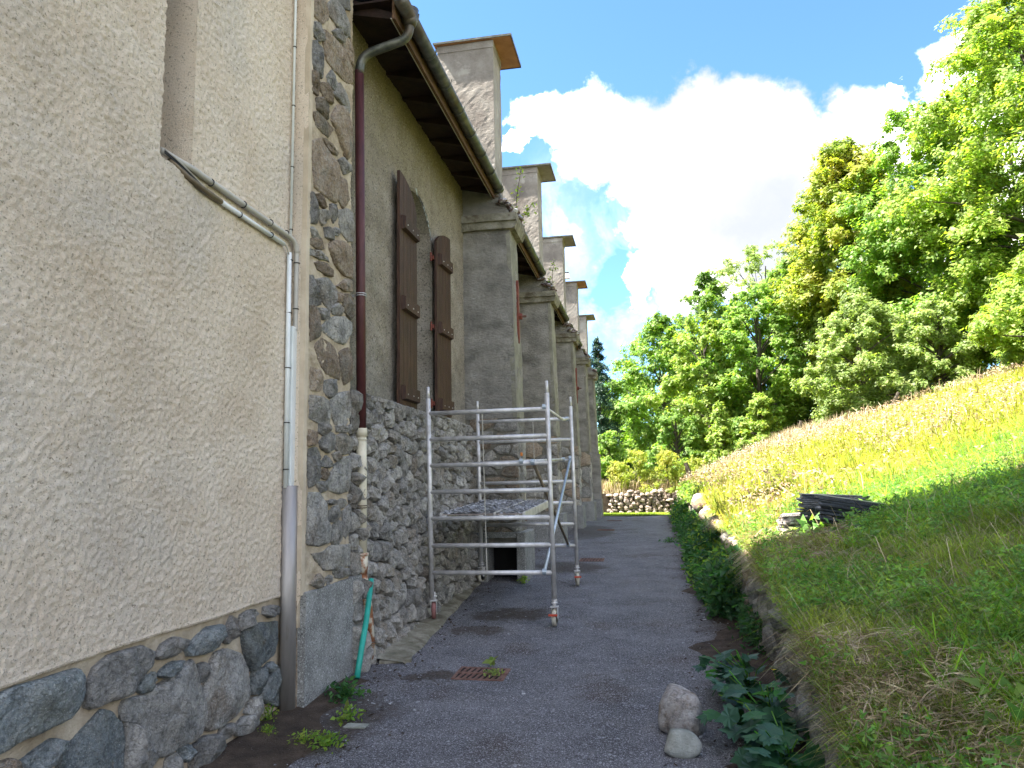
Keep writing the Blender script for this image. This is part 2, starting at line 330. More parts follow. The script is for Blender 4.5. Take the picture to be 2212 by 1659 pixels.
def np_mesh(name, verts, k, m, parent=None, loc=None):
    """verts (N,k,3): N separate k-gons"""
    N = verts.shape[0]
    if loc is None: loc = verts.reshape(-1, 3).mean(0); loc[2] = verts[:, :, 2].min()
    loc = np.asarray(loc, dtype=np.float64)
    me = bpy.data.meshes.new(name)
    me.vertices.add(N*k); me.loops.add(N*k); me.polygons.add(N)
    me.vertices.foreach_set('co', (verts - loc).astype(np.float32).ravel())
    me.loops.foreach_set('vertex_index', np.arange(N*k, dtype=np.int32))
    me.polygons.foreach_set('loop_start', np.arange(0, N*k, k, dtype=np.int32))
    me.update(calc_edges=True)
    me.materials.append(MATS[m])
    o = bpy.data.objects.new(name, me); COL.objects.link(o)
    WL[o.name] = Vector(loc)
    if parent: o.parent = parent; o.location = Vector(loc) - WL[parent.name]
    else: o.location = Vector(loc)
    return o
def np_mesh_idx(name, verts, tris, m, parent=None, loc=None):
    V = verts.reshape(-1, 3)
    if loc is None: loc = V.mean(0); loc[2] = V[:, 2].min()
    loc = np.asarray(loc, dtype=np.float64)
    me = bpy.data.meshes.new(name)
    me.vertices.add(len(V)); me.loops.add(tris.size); me.polygons.add(len(tris))
    me.vertices.foreach_set('co', (V - loc).astype(np.float32).ravel())
    me.loops.foreach_set('vertex_index', tris.astype(np.int32).ravel())
    me.polygons.foreach_set('loop_start', np.arange(0, tris.size, tris.shape[1], dtype=np.int32))
    me.update(calc_edges=True)
    me.materials.append(MATS[m])
    o = bpy.data.objects.new(name, me); COL.objects.link(o)
    WL[o.name] = Vector(loc)
    if parent: o.parent = parent; o.location = Vector(loc) - WL[parent.name]
    else: o.location = Vector(loc)
    return o
_rg = np.random.default_rng(5)
_K = _rg.normal(size=(5, 14, 3)); _PH = _rg.uniform(0, 6.28, size=(5, 14))
def fnoise(p, scale=1.0, octs=3):
    p = np.asarray(p, dtype=float)*scale; out = 0; a = 1.0; tot = 0
    for o in range(octs):
        k = _K[o % 5]*(2**o)
        out = out + a*np.sin(p @ k.T + _PH[o % 5]).mean(-1)*2.4; tot += a; a *= .55
    return out/tot
class MB:
    def __init__(s): s.v = []; s.f = []
    def add(s, vs, fs):
        b = len(s.v); s.v += [tuple(x) for x in vs]; s.f += [tuple(i+b for i in f) for f in fs]; return s
    def box(s, x0, x1, y0, y1, z0, z1, c=0.0):
        if c <= 0:
            return s.add([(x0,y0,z0),(x1,y0,z0),(x1,y1,z0),(x0,y1,z0),(x0,y0,z1),(x1,y0,z1),(x1,y1,z1),(x0,y1,z1)],
                         [(0,3,2,1),(4,5,6,7),(0,1,5,4),(1,2,6,5),(2,3,7,6),(3,0,4,7)])
        X, Y, Z = (x0, x1), (y0, y1), (z0, z1); vs = []; idx = {}
        for i in (0, 1):
            for j in (0, 1):
                for k in (0, 1):
                    sx, sy, sz = (1, -1)[i], (1, -1)[j], (1, -1)[k]
                    for a in range(3):
                        idx[(i, j, k, a)] = len(vs)
                        vs.append((X[i]+(0 if a == 0 else sx*c), Y[j]+(0 if a == 1 else sy*c), Z[k]+(0 if a == 2 else sz*c)))
        g = lambda i, j, k, a: idx[(i, j, k, a)]
        fs = []
        for i in (0, 1): fs.append([g(i,0,0,0), g(i,1,0,0), g(i,1,1,0), g(i,0,1,0)][::(-1 if i == 0 else 1)])
        for j in (0, 1): fs.append([g(0,j,0,1), g(1,j,0,1), g(1,j,1,1), g(0,j,1,1)][::(1 if j == 0 else -1)])
        for k in (0, 1): fs.append([g(0,0,k,2), g(1,0,k,2), g(1,1,k,2), g(0,1,k,2)][::(-1 if k == 0 else 1)])
        for j in (0, 1):
            for k in (0, 1): fs.append([g(0,j,k,1), g(1,j,k,1), g(1,j,k,2), g(0,j,k,2)])
        for i in (0, 1):
            for k in (0, 1): fs.append([g(i,0,k,0), g(i,1,k,0), g(i,1,k,2), g(i,0,k,2)])
        for i in (0, 1):
            for j in (0, 1): fs.append([g(i,j,0,0), g(i,j,1,0), g(i,j,1,1), g(i,j,0,1)])
        for i in (0, 1):
            for j in (0, 1):
                for k in (0, 1): fs.append([g(i,j,k,0), g(i,j,k,1), g(i,j,k,2)])
        return s.add(vs, fs)
    def tube(s, pts, r, n=10, cap=True, rr=None):
        pts = [Vector(p) for p in pts]; m = len(pts); rings = []
        rad = rr if rr else [r]*m
        up = None
        for i, p in enumerate(pts):
            t = (pts[min(i+1, m-1)] - pts[max(i-1, 0)]).normalized()
            if up is None:
                a = Vector((0, 0, 1)) if abs(t.z) < .9 else Vector((1, 0, 0))
                up = t.cross(a).normalized()
            up = (up - t*up.dot(t)).normalized(); bi = t.cross(up)
            rings.append([p + (up*math.cos(2*math.pi*k/n) + bi*math.sin(2*math.pi*k/n))*rad[i] for k in range(n)])
        vs = [v for rg in rings for v in rg]; fs = []
        for i in range(m-1):
            for k in range(n): fs.append((i*n+k, i*n+(k+1) % n, (i+1)*n+(k+1) % n, (i+1)*n+k))
        if cap: fs.append(tuple(range(n))[::-1]); fs.append(tuple((m-1)*n+k for k in range(n)))
        return s.add(vs, fs)
    def prism(s, poly, axis, a0, a1):
        """poly list of 2d points; axis 'x': (y,z); 'y': (x,z); 'z': (x,y)"""
        n = len(poly)
        def P(q, a): return {'x': (a, q[0], q[1]), 'y': (q[0], a, q[1]), 'z': (q[0], q[1], a)}[axis]
        vs = [P(q, a0) for q in poly] + [P(q, a1) for q in poly]
        return s.add(vs, [tuple(range(n))[::-1], tuple(range(n, 2*n))] + [(i, (i+1) % n, n+(i+1) % n, n+i) for i in range(n)])
    def obj(s, name, m, parent=None, smooth=False, loc=None):
        return mesh_obj(name, s.v, s.f, m, parent, smooth, loc)
def rough_box(x0, x1, y0, y1, z0, z1, seg=.15, amp=.01, taper=None, ns=2.0, jit=0.0, lim=(12, 12, 60)):
    """shared-vertex subdivided box with irregular faces; taper (dx at top of x1)"""
    nx, ny, nz = [max(1, int(round(abs(b-a)/seg))) for a, b in ((x0, x1), (y0, y1), (z0, z1))]
    nx, ny, nz = min(nx, lim[0]), min(ny, lim[1]), min(nz, lim[2])
    idx = {}; vs = []; fs = []
    def V(i, j, k):
        if (i, j, k) not in idx: idx[(i, j, k)] = len(vs); vs.append((x0+(x1-x0)*i/nx, y0+(y1-y0)*j/ny, z0+(z1-z0)*k/nz))
        return idx[(i, j, k)]
    for i in range(nx):
        for j in range(ny):
            fs.append((V(i,j,0), V(i,j+1,0), V(i+1,j+1,0), V(i+1,j,0))); fs.append((V(i,j,nz), V(i+1,j,nz), V(i+1,j+1,nz), V(i,j+1,nz)))
    for i in range(nx):
        for k in range(nz):
            fs.append((V(i,0,k), V(i+1,0,k), V(i+1,0,k+1), V(i,0,k+1))); fs.append((V(i,ny,k), V(i,ny,k+1), V(i+1,ny,k+1), V(i+1,ny,k)))
    for j in range(ny):
        for k in range(nz):
            fs.append((V(0,j,k), V(0,j,k+1), V(0,j+1,k+1), V(0,j+1,k))); fs.append((V(nx,j,k), V(nx,j+1,k), V(nx,j+1,k+1), V(nx,j,k+1)))
    P = np.array(vs)
    if taper is not None:
        fr = (P[:, 2]-z0)/(z1-z0); P[:, 0] += taper*fr*(P[:, 0]-x0)/(x1-x0)
    Q = P.copy()
    for a, off in enumerate((0, 31.7, 77.1)): Q[:, a] += amp*fnoise(P+off, ns, 4)
    if jit: Q += np.random.default_rng(int(abs(x0*100+y0*10))).normal(size=Q.shape)*jit
    return Q, fs
# ---- stones
def chaikin(poly, it=1):
    for _ in range(it):
        o = []
        for i in range(len(poly)):
            a, b = poly[i], poly[(i+1) % len(poly)]
            o += [(a[0]*.75+b[0]*.25, a[1]*.75+b[1]*.25), (a[0]*.25+b[0]*.75, a[1]*.25+b[1]*.75)]
        poly = o
    return poly
def resample(poly, n):
    P = np.array(poly + [poly[0]]); d = np.r_[0, np.cumsum(np.hypot(*np.diff(P, axis=0).T))]
    t = np.linspace(0, d[-1], n, endpoint=False)
    return np.c_[np.interp(t, d, P[:, 0]), np.interp(t, d, P[:, 1])]
def clip_half(poly, nx, ny, c):
    out = []
    for i in range(len(poly)):
        a, b = poly[i], poly[(i+1) % len(poly)]
        da, db = a[0]*nx+a[1]*ny-c, b[0]*nx+b[1]*ny-c
        if da <= 0: out.append(a)
        if (da < 0) != (db < 0) and da != db:
            t = da/(da-db); out.append((a[0]+(b[0]-a[0])*t, a[1]+(b[1]-a[1])*t))
    return out
def voronoi(pts, x0, x1, y0, y1):
    P = np.array(pts); cells = []
    for i, p in enumerate(P):
        d = np.hypot(*(P-p).T); near = np.argsort(d)[1:18]
        poly = [(x0, y0), (x1, y0), (x1, y1), (x0, y1)]
        for j in near:
            q = P[j]; m = (p+q)/2; nn = q-p
            poly = clip_half(poly, nn[0], nn[1], m @ nn)
            if len(poly) < 3: break
        cells.append(poly)
    return cells
def scatter(x0, x1, y0, y1, n, rng, ratio=.72):
    """dart throwing with mixed radii"""
    A = (x1-x0)*(y1-y0); r0 = math.sqrt(A/n)*ratio; pts = []; rad = []
    tries = 0
    while len(pts) < n and tries < n*60:
        tries += 1
        p = (rng.uniform(x0, x1), rng.uniform(y0, y1)); r = r0*rng.choice([.62, .8, 1.0, 1.25]) if tries < n*20 else r0*.55
        if all((p[0]-q[0])**2 + (p[1]-q[1])**2 > ((r+s)/2)**2 for q, s in zip(pts, rad)): pts.append(p); rad.append(r)
    return pts
def stone_geo(poly, U, V, N, O, h, rng, n=8, inset=.012, detail=False):
    """poly in (u,v) metres on plane O,U,V ; N outward. returns verts, faces (world)"""
    Q = resample(poly, n if not detail else 56); c = Q.mean(0)
    D = Q-c; L = np.maximum(np.hypot(*D.T), 1e-4)
    Q = c + D*(np.maximum(L-inset, L*.55)/L)[:, None]
    D = Q-c
    if not detail:
        rings = [(1.0, -.03), (.95, .6*h), (.6, h)]
    else:
        rings = [(1.0, -.03), (1.005, .35*h), (.97, .72*h), (.91, .93*h), (.82, h), (.71, h), (.59, h), (.46, h), (.32, h), (.16, h)]
        if h < .045 or float(L.mean()) < .05: rings = rings[:4]+rings[5::2]
        fac = [(rng.uniform(0, 6.28), rng.uniform(.05, .42), rng.uniform(.5, 1.5)) for _ in range(5)]; Rm = float(L.mean())
    vs = []; fs = []; m = len(Q)
    tilt = np.array([rng.uniform(-.35, .35), rng.uniform(-.35, .35)])
    sd_ = rng.uniform(0, 99)
    for ri, (s, dep) in enumerate(rings):
        j = rng.uniform
        for k in range(m):
            q = c + D[k]*s*((1+j(-.06, .06)) if ri and not detail else 1)
            hh = dep
            if ri:
                hh += (D[k]*s) @ tilt*.5*(ri/len(rings))
                if not detail: hh += h*j(-.22, .22)
                else:
                    hh += h*.30*float(fnoise(np.array([[q[0]*1.0+sd_, q[1]+3*sd_, 0]]), 9.0, 4)[0])*min(1, ri/2)
                    for fa, fd, fs_ in fac:   # knapped facets
                        e = ((q-c) @ np.array([math.cos(fa), math.sin(fa)]))/Rm - fd
                        if e > 0: hh -= h*.55*fs_*e
                    hh = max(hh, (.2 if ri == 1 else .45)*h)
                    ph = fnoise(np.array([[q[0]+sd_, q[1], 9.]]), 16.0, 3)[0]
                    q = q + D[k]*.028*ph
                    hh += rng.gauss(0, .0022) + .006*float(fnoise(np.array([[q[0], q[1]+sd_, 4.]]), 30.0, 2)[0])
            vs.append(O + U*q[0] + V*q[1] + N*hh)
    ctr = O + U*c[0] + V*c[1] + N*(rings[-1][1]*(1.0+.1*rng.uniform(-1, 1)))
    vs.append(ctr)
    for r in range(len(rings)-1):
        for k in range(m): fs.append((r*m+k, r*m+(k+1) % m, (r+1)*m+(k+1) % m, (r+1)*m+k))
    b = (len(rings)-1)*m
    for k in range(m): fs.append((b+k, b+(k+1) % m, len(vs)-1))
    return vs, fs
A3 = lambda *a: np.array(a, dtype=float)
def stones_on(polys, O, U, V, N, mats, parent, h=(.03, .07), seed=1, limit=300, inset=.012, detail=False, smooth=False, n=8, name='stone', rest_name='small_stones', warp=None):
    rng = random.Random(seed)
    area = [abs(sum(p[i][0]*p[(i+1) % len(p)][1]-p[(i+1) % len(p)][0]*p[i][1] for i in range(len(p))))/2 if len(p) > 2 else 0 for p in polys]
    order = sorted(range(len(polys)), key=lambda i: -area[i]); rest = MB(); cnt = 0
    for rank, i in enumerate(order):
        if area[i] < 1e-4: continue
        hh = rng.uniform(*h)*min(1.0, math.sqrt(area[i])/.16+.25)
        vs, fs = stone_geo(polys[i], U, V, N, O, hh, rng, n=n, inset=inset, detail=detail)
        if warp: vs = [warp(v) for v in vs]
        if rank < limit:
            mesh_obj(name, vs, fs, rng.choice(mats), parent, smooth); cnt += 1
        else: rest.add(vs, fs)
    if rest.v: tag(rest.obj(rest_name, mats[0], parent), kind='stuff')
    return cnt
def blob(c, r, rng, n=(10, 7), amp=.18, rot=None, squash=(1, 1, 1)):
    """irregular boulder"""
    vs = []; fs = []; nu, nv = n; sd_ = rng.uniform(0, 50)
    for j in range(nv+1):
        th = math.pi*j/nv
        for i in range(nu):
            ph = 2*math.pi*i/nu
            d = np.array([math.sin(th)*math.cos(ph), math.sin(th)*math.sin(ph), math.cos(th)])
            k = 1+amp*float(fnoise((d+sd_)[None], 1.6, 3)[0])
            vs.append(d*k*r*np.array(squash))
    V = np.array(vs)
    if rot is not None: V = V @ np.array(Matrix.Rotation(rot[0], 3, 'X') @ Matrix.Rotation(rot[1], 3, 'Y') @ Matrix.Rotation(rot[2], 3, 'Z')).T
    V = V + np.array(c)
    for j in range(nv):
        for i in range(nu): fs.append((j*nu+i, (j+1)*nu+i, (j+1)*nu+(i+1) % nu, j*nu+(i+1) % nu))
    return V, fs
def facet(V, c, r, n, seed):
    q = np.random.default_rng(seed); D = V-c
    for k in range(n):
        d = q.normal(size=3); d[2] = abs(d[2])*.6; d /= np.linalg.norm(d); off = r*q.uniform(.62, .85)
        e = D @ d - off; m_ = e > 0; D[m_] -= np.outer(e[m_]*.85, d)
    return c+D
# ---- terrain functions
def zp(Y): return np.interp(Y, [-10, 3, 8.2, 10.65, 15, 20, 24, 28, 40], [-.5, -.18, 0, .09, .2, .26, .25, .15, .1])
def xw(Y): return np.interp(Y, [-10, 2, 4.8, 8, 14, 20, 32], [.7, .82, .93, 1.02, 1.08, 1.12, 1.15])
def zw(Y): return np.interp(Y, [-10, 2, 3.6, 5.4, 8, 11, 14, 16, 20, 26, 32], [-.1, .02, .13, .45, .74, .86, .95, 1.1, 1.12, 1.08, 1.0])
def hill(X, Y):
    X = np.asarray(X, float); Y = np.asarray(Y, float); u = np.maximum(X-xw(Y), 0)
    z = zw(Y) + .315*u*(1-.003*u) + .024*np.maximum(Y-15, 0)*np.minimum(1, u/3)
    P = np.stack([X, Y, X*0], -1)
    return z + .07*np.minimum(1, u+.25)*fnoise(P, .55, 3) + .075*np.minimum(1, u*2+.1)*fnoise(P+7, 2.0, 3)
def ground(X, Y): return hill(X, Y) if X > xw(Y) else float(zp(Y))

def rough_sheet(name, x, y0, y1, z0, z1, step, m, parent, amp=.004, lump=.004, hole=None, seed=0, scale=14, xf=None):
    """real relief of thrown mortar: displaced grid on the plane X = x, open where hole(y, z) is true"""
    r = np.random.default_rng(seed); ny, nz_ = int((y1-y0)/step), int((z1-z0)/step)
    y = np.linspace(y0, y1, ny+1); z = np.linspace(z0, z1, nz_+1); Y, Z = np.meshgrid(y, z, indexing='ij')
    n1 = r.normal(size=Y.shape); n2 = n1.copy()
    n2[1:-1, 1:-1] = (n1[1:-1, 1:-1]*2+n1[:-2, 1:-1]+n1[2:, 1:-1]+n1[1:-1, :-2]+n1[1:-1, 2:])/3.0
    P = np.stack([Y, Z, Y*0+seed], -1)
    X = x + amp*np.clip(n2, -1.6, 2.4) + lump*fnoise(P, scale, 3) + lump*.8*fnoise(P+5, scale*.3, 2)
    if xf is not None: X = X + xf(Y, Z)
    V = np.stack([X, Y, Z], -1).reshape(-1, 3)
    i = (np.arange(ny)[:, None]*(nz_+1) + np.arange(nz_)[None]).ravel()
    F = np.stack([i, i+nz_+1, i+nz_+2, i+1], 1)
    if hole is not None:
        C = V[F].mean(1); F = F[~hole(C[:, 1], C[:, 2])]
    o = np_mesh_idx(name, V, F, m, parent); o.data.shade_smooth(); return o
BASE_STONES = [[(2.854,0.69),(2.886,0.704),(2.962,0.712),(3.1,0.701),(3.199,0.706),(3.298,0.708),(3.338,0.667),(3.344,0.585),(3.319,0.529),(3.265,0.493),(3.149,0.493),(3.022,0.489),(2.906,0.47),(2.872,0.468)],[(3.394,0.513),(3.402,0.613),(3.443,0.679),(3.537,0.713),(3.647,0.711),(3.781,0.712),(3.879,0.66),(3.846,0.583),(3.738,0.538),(3.705,0.5),(3.552,0.501),(3.434,0.491)],[(3.247,0.224),(3.242,0.337),(3.367,0.383),(3.499,0.453),(3.566,0.425),(3.647,0.339),(3.664,0.226),(3.658,0.071)],[(3.012,0.387),(3.092,0.398),(3.181,0.417),(3.273,0.382),(3.229,0.331),(3.117,0.326),(3.034,0.341)],[(2.876,0.416),(2.957,0.406),(3.014,0.363),(3.006,0.318),(2.882,0.351)],[(3.778,0.492),(3.813,0.525),(3.887,0.545),(3.895,0.504),(3.854,0.472),(3.798,0.472)],[(3.649,0.434),(3.678,0.461),(3.832,0.448),(3.997,0.465),(4.141,0.506),(4.25,0.532),(4.29,0.443),(4.344,0.329),(4.376,0.08),(4.279,0.058),(4.125,0.077),(4.003,0.07),(3.932,0.1),(3.839,0.214),(3.759,0.316),(3.659,0.363)],[(3.678,0.341),(3.76,0.304),(3.821,0.202),(3.933,0.088),(3.86,0.036),(3.695,0.091)],[(4.392,0.108),(4.372,0.241),(4.403,0.334),(4.445,0.439),(4.504,0.509),(4.633,0.509),(4.788,0.446),(4.881,0.32),(4.926,0.159),(4.835,0.095),(4.698,0.063),(4.581,0.05),(4.455,0.069)],[(4.837,0.6),(4.986,0.602),(5.194,0.579),(5.278,0.572),(5.284,0.432),(5.238,0.346),(5.093,0.331),(4.955,0.31),(4.906,0.389),(4.842,0.509)],[(4.201,0.603),(4.289,0.651),(4.418,0.687),(4.545,0.684),(4.548,0.627),(4.487,0.576),(4.366,0.553),(4.225,0.568)],[(3.916,0.634),(3.972,0.684),(4.075,0.694),(4.186,0.665),(4.166,0.623),(4.081,0.61),(3.957,0.609)],[(4.617,0.57),(4.626,0.647),(4.676,0.711),(4.733,0.679),(4.724,0.592),(4.644,0.557)],[(4.763,0.643),(4.803,0.704),(4.95,0.713),(4.998,0.678),(4.909,0.639),(4.794,0.608)],[(5.093,0.661),(5.106,0.707),(5.239,0.689),(5.325,0.671),(5.31,0.624),(5.175,0.631)],[(4.962,0.172),(4.987,0.279),(5.079,0.288),(5.114,0.217),(5.071,0.127),(4.978,0.145)],[(5.105,0.072),(5.116,0.17),(5.227,0.212),(5.415,0.224),(5.426,-0.041),(5.204,0.021)],[(4.316,0.403),(4.323,0.482),(4.382,0.482),(4.421,0.431),(4.399,0.396),(4.34,0.391)],[(4.895,0.041),(4.965,0.103),(5.088,0.092),(5.109,-0.006),(5.048,-0.034)],[(4.757,-0.012),(4.868,0.012),(5.047,-0.011),(5.051,-0.088),(4.917,-0.098),(4.787,-0.072)],[(4.279,-0.122),(4.282,0.019),(4.421,0.032),(4.571,-0.002),(4.627,-0.083),(4.54,-0.122),(4.385,-0.161)],[(4.04,-0.035),(4.055,0.033),(4.117,0.036),(4.174,-0.021),(4.19,-0.102),(4.04,-0.047)],[(4.173,-0.002),(4.169,0.056),(4.236,0.041),(4.273,-0.017),(4.218,-0.03)],[(4.583,0.001),(4.608,0.028),(4.728,0.019),(4.717,-0.028),(4.637,-0.038)],[(3.943,0.522),(3.991,0.548),(4.073,0.56),(4.149,0.552),(4.096,0.529),(3.994,0.503)],[(5.143,0.28),(5.224,0.293),(5.226,0.245),(5.177,0.249)]]
QUOIN_STONES = [[(5.486,5.686),(5.625,5.826),(5.763,5.804),(5.766,5.712),(5.644,5.599),(5.489,5.577)],[(5.774,5.87),(5.927,6.01),(6.12,6.03),(6.236,5.995),(6.268,5.853),(6.125,5.8),(5.933,5.774),(5.802,5.771)],[(5.683,5.555),(5.782,5.595),(6.074,5.622),(6.334,5.58),(6.322,5.412),(6.193,5.352),(5.893,5.313),(5.765,5.319),(5.687,5.42)],[(5.43,5.306),(5.544,5.355),(5.666,5.294),(5.66,5.1),(5.53,5.07),(5.414,5.112)],[(5.858,5.654),(5.961,5.738),(6.21,5.841),(6.127,5.716),(5.937,5.634)],[(6.099,5.723),(6.269,5.816),(6.332,5.679),(6.304,5.575),(6.13,5.632)],[(5.757,5.154),(5.868,5.275),(5.976,5.207),(5.925,5.132),(5.796,5.119)],[(5.417,5.037),(5.577,5.075),(5.603,5.012),(5.583,4.901),(5.422,4.879)],[(5.591,5.005),(5.772,5.094),(5.874,5.07),(5.877,4.968),(5.702,4.921)],[(5.9,5.073),(6.056,5.252),(6.196,5.232),(6.285,5.133),(6.257,5.071),(6.088,5.079)],[(5.573,4.852),(5.702,4.921),(5.79,4.911),(5.781,4.782),(5.683,4.755),(5.587,4.772)],[(5.88,4.855),(5.982,4.988),(6.143,5.078),(6.258,5.035),(6.319,4.883),(6.309,4.685),(6.211,4.593),(6.098,4.683),(5.961,4.78),(5.869,4.793)],[(5.497,4.682),(5.588,4.74),(5.884,4.743),(5.884,4.72),(5.798,4.622),(5.592,4.611)],[(5.517,4.435),(5.666,4.527),(5.765,4.495),(5.944,4.452),(6.026,4.316),(6.005,4.104),(5.954,4.079),(5.754,4.062),(5.564,4.072),(5.51,4.304)],[(5.714,4.56),(5.787,4.583),(6.02,4.566),(5.994,4.531),(5.814,4.507)],[(6.048,4.509),(6.156,4.569),(6.269,4.547),(6.27,4.5),(6.159,4.43)],[(6.079,4.35),(6.161,4.36),(6.234,4.204),(6.14,4.097),(6.031,4.147)],[(5.492,5.5),(5.609,5.565),(5.661,5.45),(5.566,5.391),(5.472,5.41)],[(5.925,6.081),(6.23,6.267),(6.277,6.147),(6.063,6.029)],[(5.444,3.958),(5.544,3.997),(5.628,3.881),(5.597,3.764),(5.453,3.724)],[(5.567,3.995),(5.682,4.03),(5.781,3.97),(5.733,3.941),(5.614,3.95)],[(5.64,3.875),(5.758,3.918),(5.832,3.901),(5.714,3.784),(5.666,3.799)],[(5.867,4.013),(5.981,4.056),(6.009,3.987),(5.934,3.882),(5.882,3.93)],[(6.047,4.024),(6.279,4.121),(6.424,4.114),(6.429,3.854),(6.257,3.822),(6.092,3.859)],[(5.466,3.667),(5.554,3.697),(5.671,3.652),(5.556,3.625)],[(5.491,3.583),(5.695,3.649),(5.768,3.588),(5.651,3.551),(5.492,3.542)],[(5.763,3.768),(5.885,3.81),(5.95,3.777),(5.938,3.729),(5.789,3.702)],[(5.961,3.831),(6.052,3.856),(6.04,3.802),(5.962,3.792)],[(5.853,3.625),(5.914,3.699),(6.175,3.772),(6.344,3.768),(6.418,3.662),(6.407,3.495),(6.182,3.479),(5.995,3.526)],[(5.587,3.406),(5.678,3.444),(5.921,3.45),(5.923,3.385),(5.824,3.369),(5.634,3.368)],[(6.039,3.329),(6.266,3.451),(6.437,3.456),(6.439,3.363),(6.186,3.334)],[(5.48,3.264),(5.546,3.282),(5.663,3.179),(5.701,3.085),(5.488,3.034)],[(5.614,3.27),(5.825,3.337),(6.027,3.293),(6.042,3.22),(5.882,3.074),(5.735,3.124)],[(6.161,3.26),(6.297,3.311),(6.426,3.29),(6.429,3.164),(6.33,3.096),(6.19,3.155)],[(5.906,3.101),(6.057,3.169),(6.19,3.155),(6.112,3.082),(5.957,3.059)],[(5.622,3.035),(5.858,3.058),(5.859,3.005),(5.74,2.969)],[(5.489,3.015),(5.599,3.04),(5.681,2.977),(5.675,2.811),(5.521,2.742)],[(5.708,2.879),(5.859,2.995),(6.192,3.078),(6.387,3.063),(6.432,2.98),(6.198,2.835),(6.014,2.834),(5.815,2.849)],[(5.611,2.688),(5.699,2.796),(5.915,2.773),(6.018,2.706),(6.125,2.561),(6.101,2.494),(5.849,2.522),(5.706,2.582)],[(6.094,2.729),(6.281,2.805),(6.423,2.739),(6.456,2.541),(6.207,2.474),(6.124,2.604)],[(5.529,2.516),(5.685,2.508),(5.757,2.448),(5.713,2.361),(5.535,2.34)],[(6.041,3.258),(6.12,3.283),(6.135,3.22),(6.043,3.198)],[(5.494,3.502),(5.675,3.527),(5.819,3.528),(5.845,3.493),(5.677,3.475),(5.495,3.451)],[(5.796,2.441),(6.024,2.483),(6.027,2.378),(5.892,2.322),(5.786,2.35)],[(5.527,2.288),(5.84,2.289),(5.922,2.217),(5.872,2.1),(5.718,2.088),(5.533,2.107)],[(5.919,2.32),(6.318,2.412),(6.444,2.315),(6.415,2.202),(6.235,2.103),(6.035,2.101),(5.928,2.184)],[(5.693,2.065),(5.846,2.087),(5.874,2.033),(5.797,1.994),(5.695,2.01)],[(5.513,2.009),(5.646,1.996),(5.661,1.922),(5.517,1.894)],[(5.71,1.924),(5.874,2.021),(5.996,1.995),(5.986,1.881),(5.879,1.854),(5.749,1.882)],[(6.038,1.986),(6.208,2.03),(6.451,1.984),(6.452,1.923),(6.331,1.858),(6.126,1.851),(6.027,1.894)],[(5.519,1.851),(5.675,1.868),(5.739,1.805),(5.73,1.697),(5.757,1.654),(5.66,1.589),(5.529,1.559)],[(5.753,1.762),(5.855,1.809),(6.017,1.745),(5.963,1.733),(5.767,1.73)],[(5.756,1.686),(5.858,1.704),(5.912,1.666),(5.86,1.632),(5.757,1.643)],[(5.987,1.835),(6.098,1.85),(6.155,1.818),(6.043,1.791)],[(5.861,1.588),(5.991,1.689),(6.127,1.794),(6.423,1.825),(6.487,1.778),(6.491,1.585),(6.338,1.526),(6.135,1.506),(5.942,1.532)],[(5.66,1.589),(5.809,1.599),(5.863,1.533),(5.761,1.524)],[(5.531,1.507),(5.737,1.503),(5.828,1.425),(5.832,1.295),(5.924,1.235),(5.902,1.106),(5.725,1.099),(5.533,1.126)],[(5.866,1.446),(6.053,1.435),(5.999,1.42),(5.866,1.424)],[(6.081,1.44),(6.251,1.441),(6.296,1.41),(6.166,1.38),(6.11,1.393)],[(5.921,1.356),(6.082,1.394),(6.139,1.336),(6.03,1.273),(5.897,1.281)],[(6.196,1.333),(6.342,1.385),(6.495,1.368),(6.498,1.224),(6.346,1.186),(6.259,1.112),(6.201,1.162)],[(5.978,1.221),(6.113,1.269),(6.199,1.23),(6.187,1.117),(6.063,1.06),(5.954,1.113)],[(6.339,1.479),(6.493,1.476),(6.494,1.446),(6.34,1.45)],[(5.607,1.037),(5.802,1.029),(5.956,1.058),(6.349,1.047),(6.501,1.058),(6.504,0.904),(6.353,0.862),(6.069,0.871),(5.832,0.888),(5.705,0.965)],[(5.988,0.87),(6.295,0.845),(6.326,0.785),(6.071,0.794)],[(5.568,0.807),(5.733,0.858),(5.86,0.789),(5.761,0.76)],[(5.872,0.819),(5.989,0.815),(6.017,0.779),(5.912,0.761)],[(6.035,2.078),(6.148,2.097),(6.326,2.074),(6.208,2.042),(6.065,2.033)],[(6.31,2.097),(6.449,2.106),(6.466,2.046),(6.326,2.05)]]
# ================================================================ GROUND
def grid_mesh(name, X, Y, Z, m, kind='structure', smooth=True):
    h, w_ = X.shape
    V = np.stack([X, Y, Z], -1).reshape(-1, 3)
    i = np.arange((h-1)*w_).reshape(h-1, w_)[:, :-1].ravel()
    F = np.stack([i, i+1, i+w_+1, i+w_], 1)
    o = np_mesh_idx(name, V, F, m, loc=(0, 0, 0))
    if smooth: o.data.shade_smooth()
    return tag(o, kind=kind)
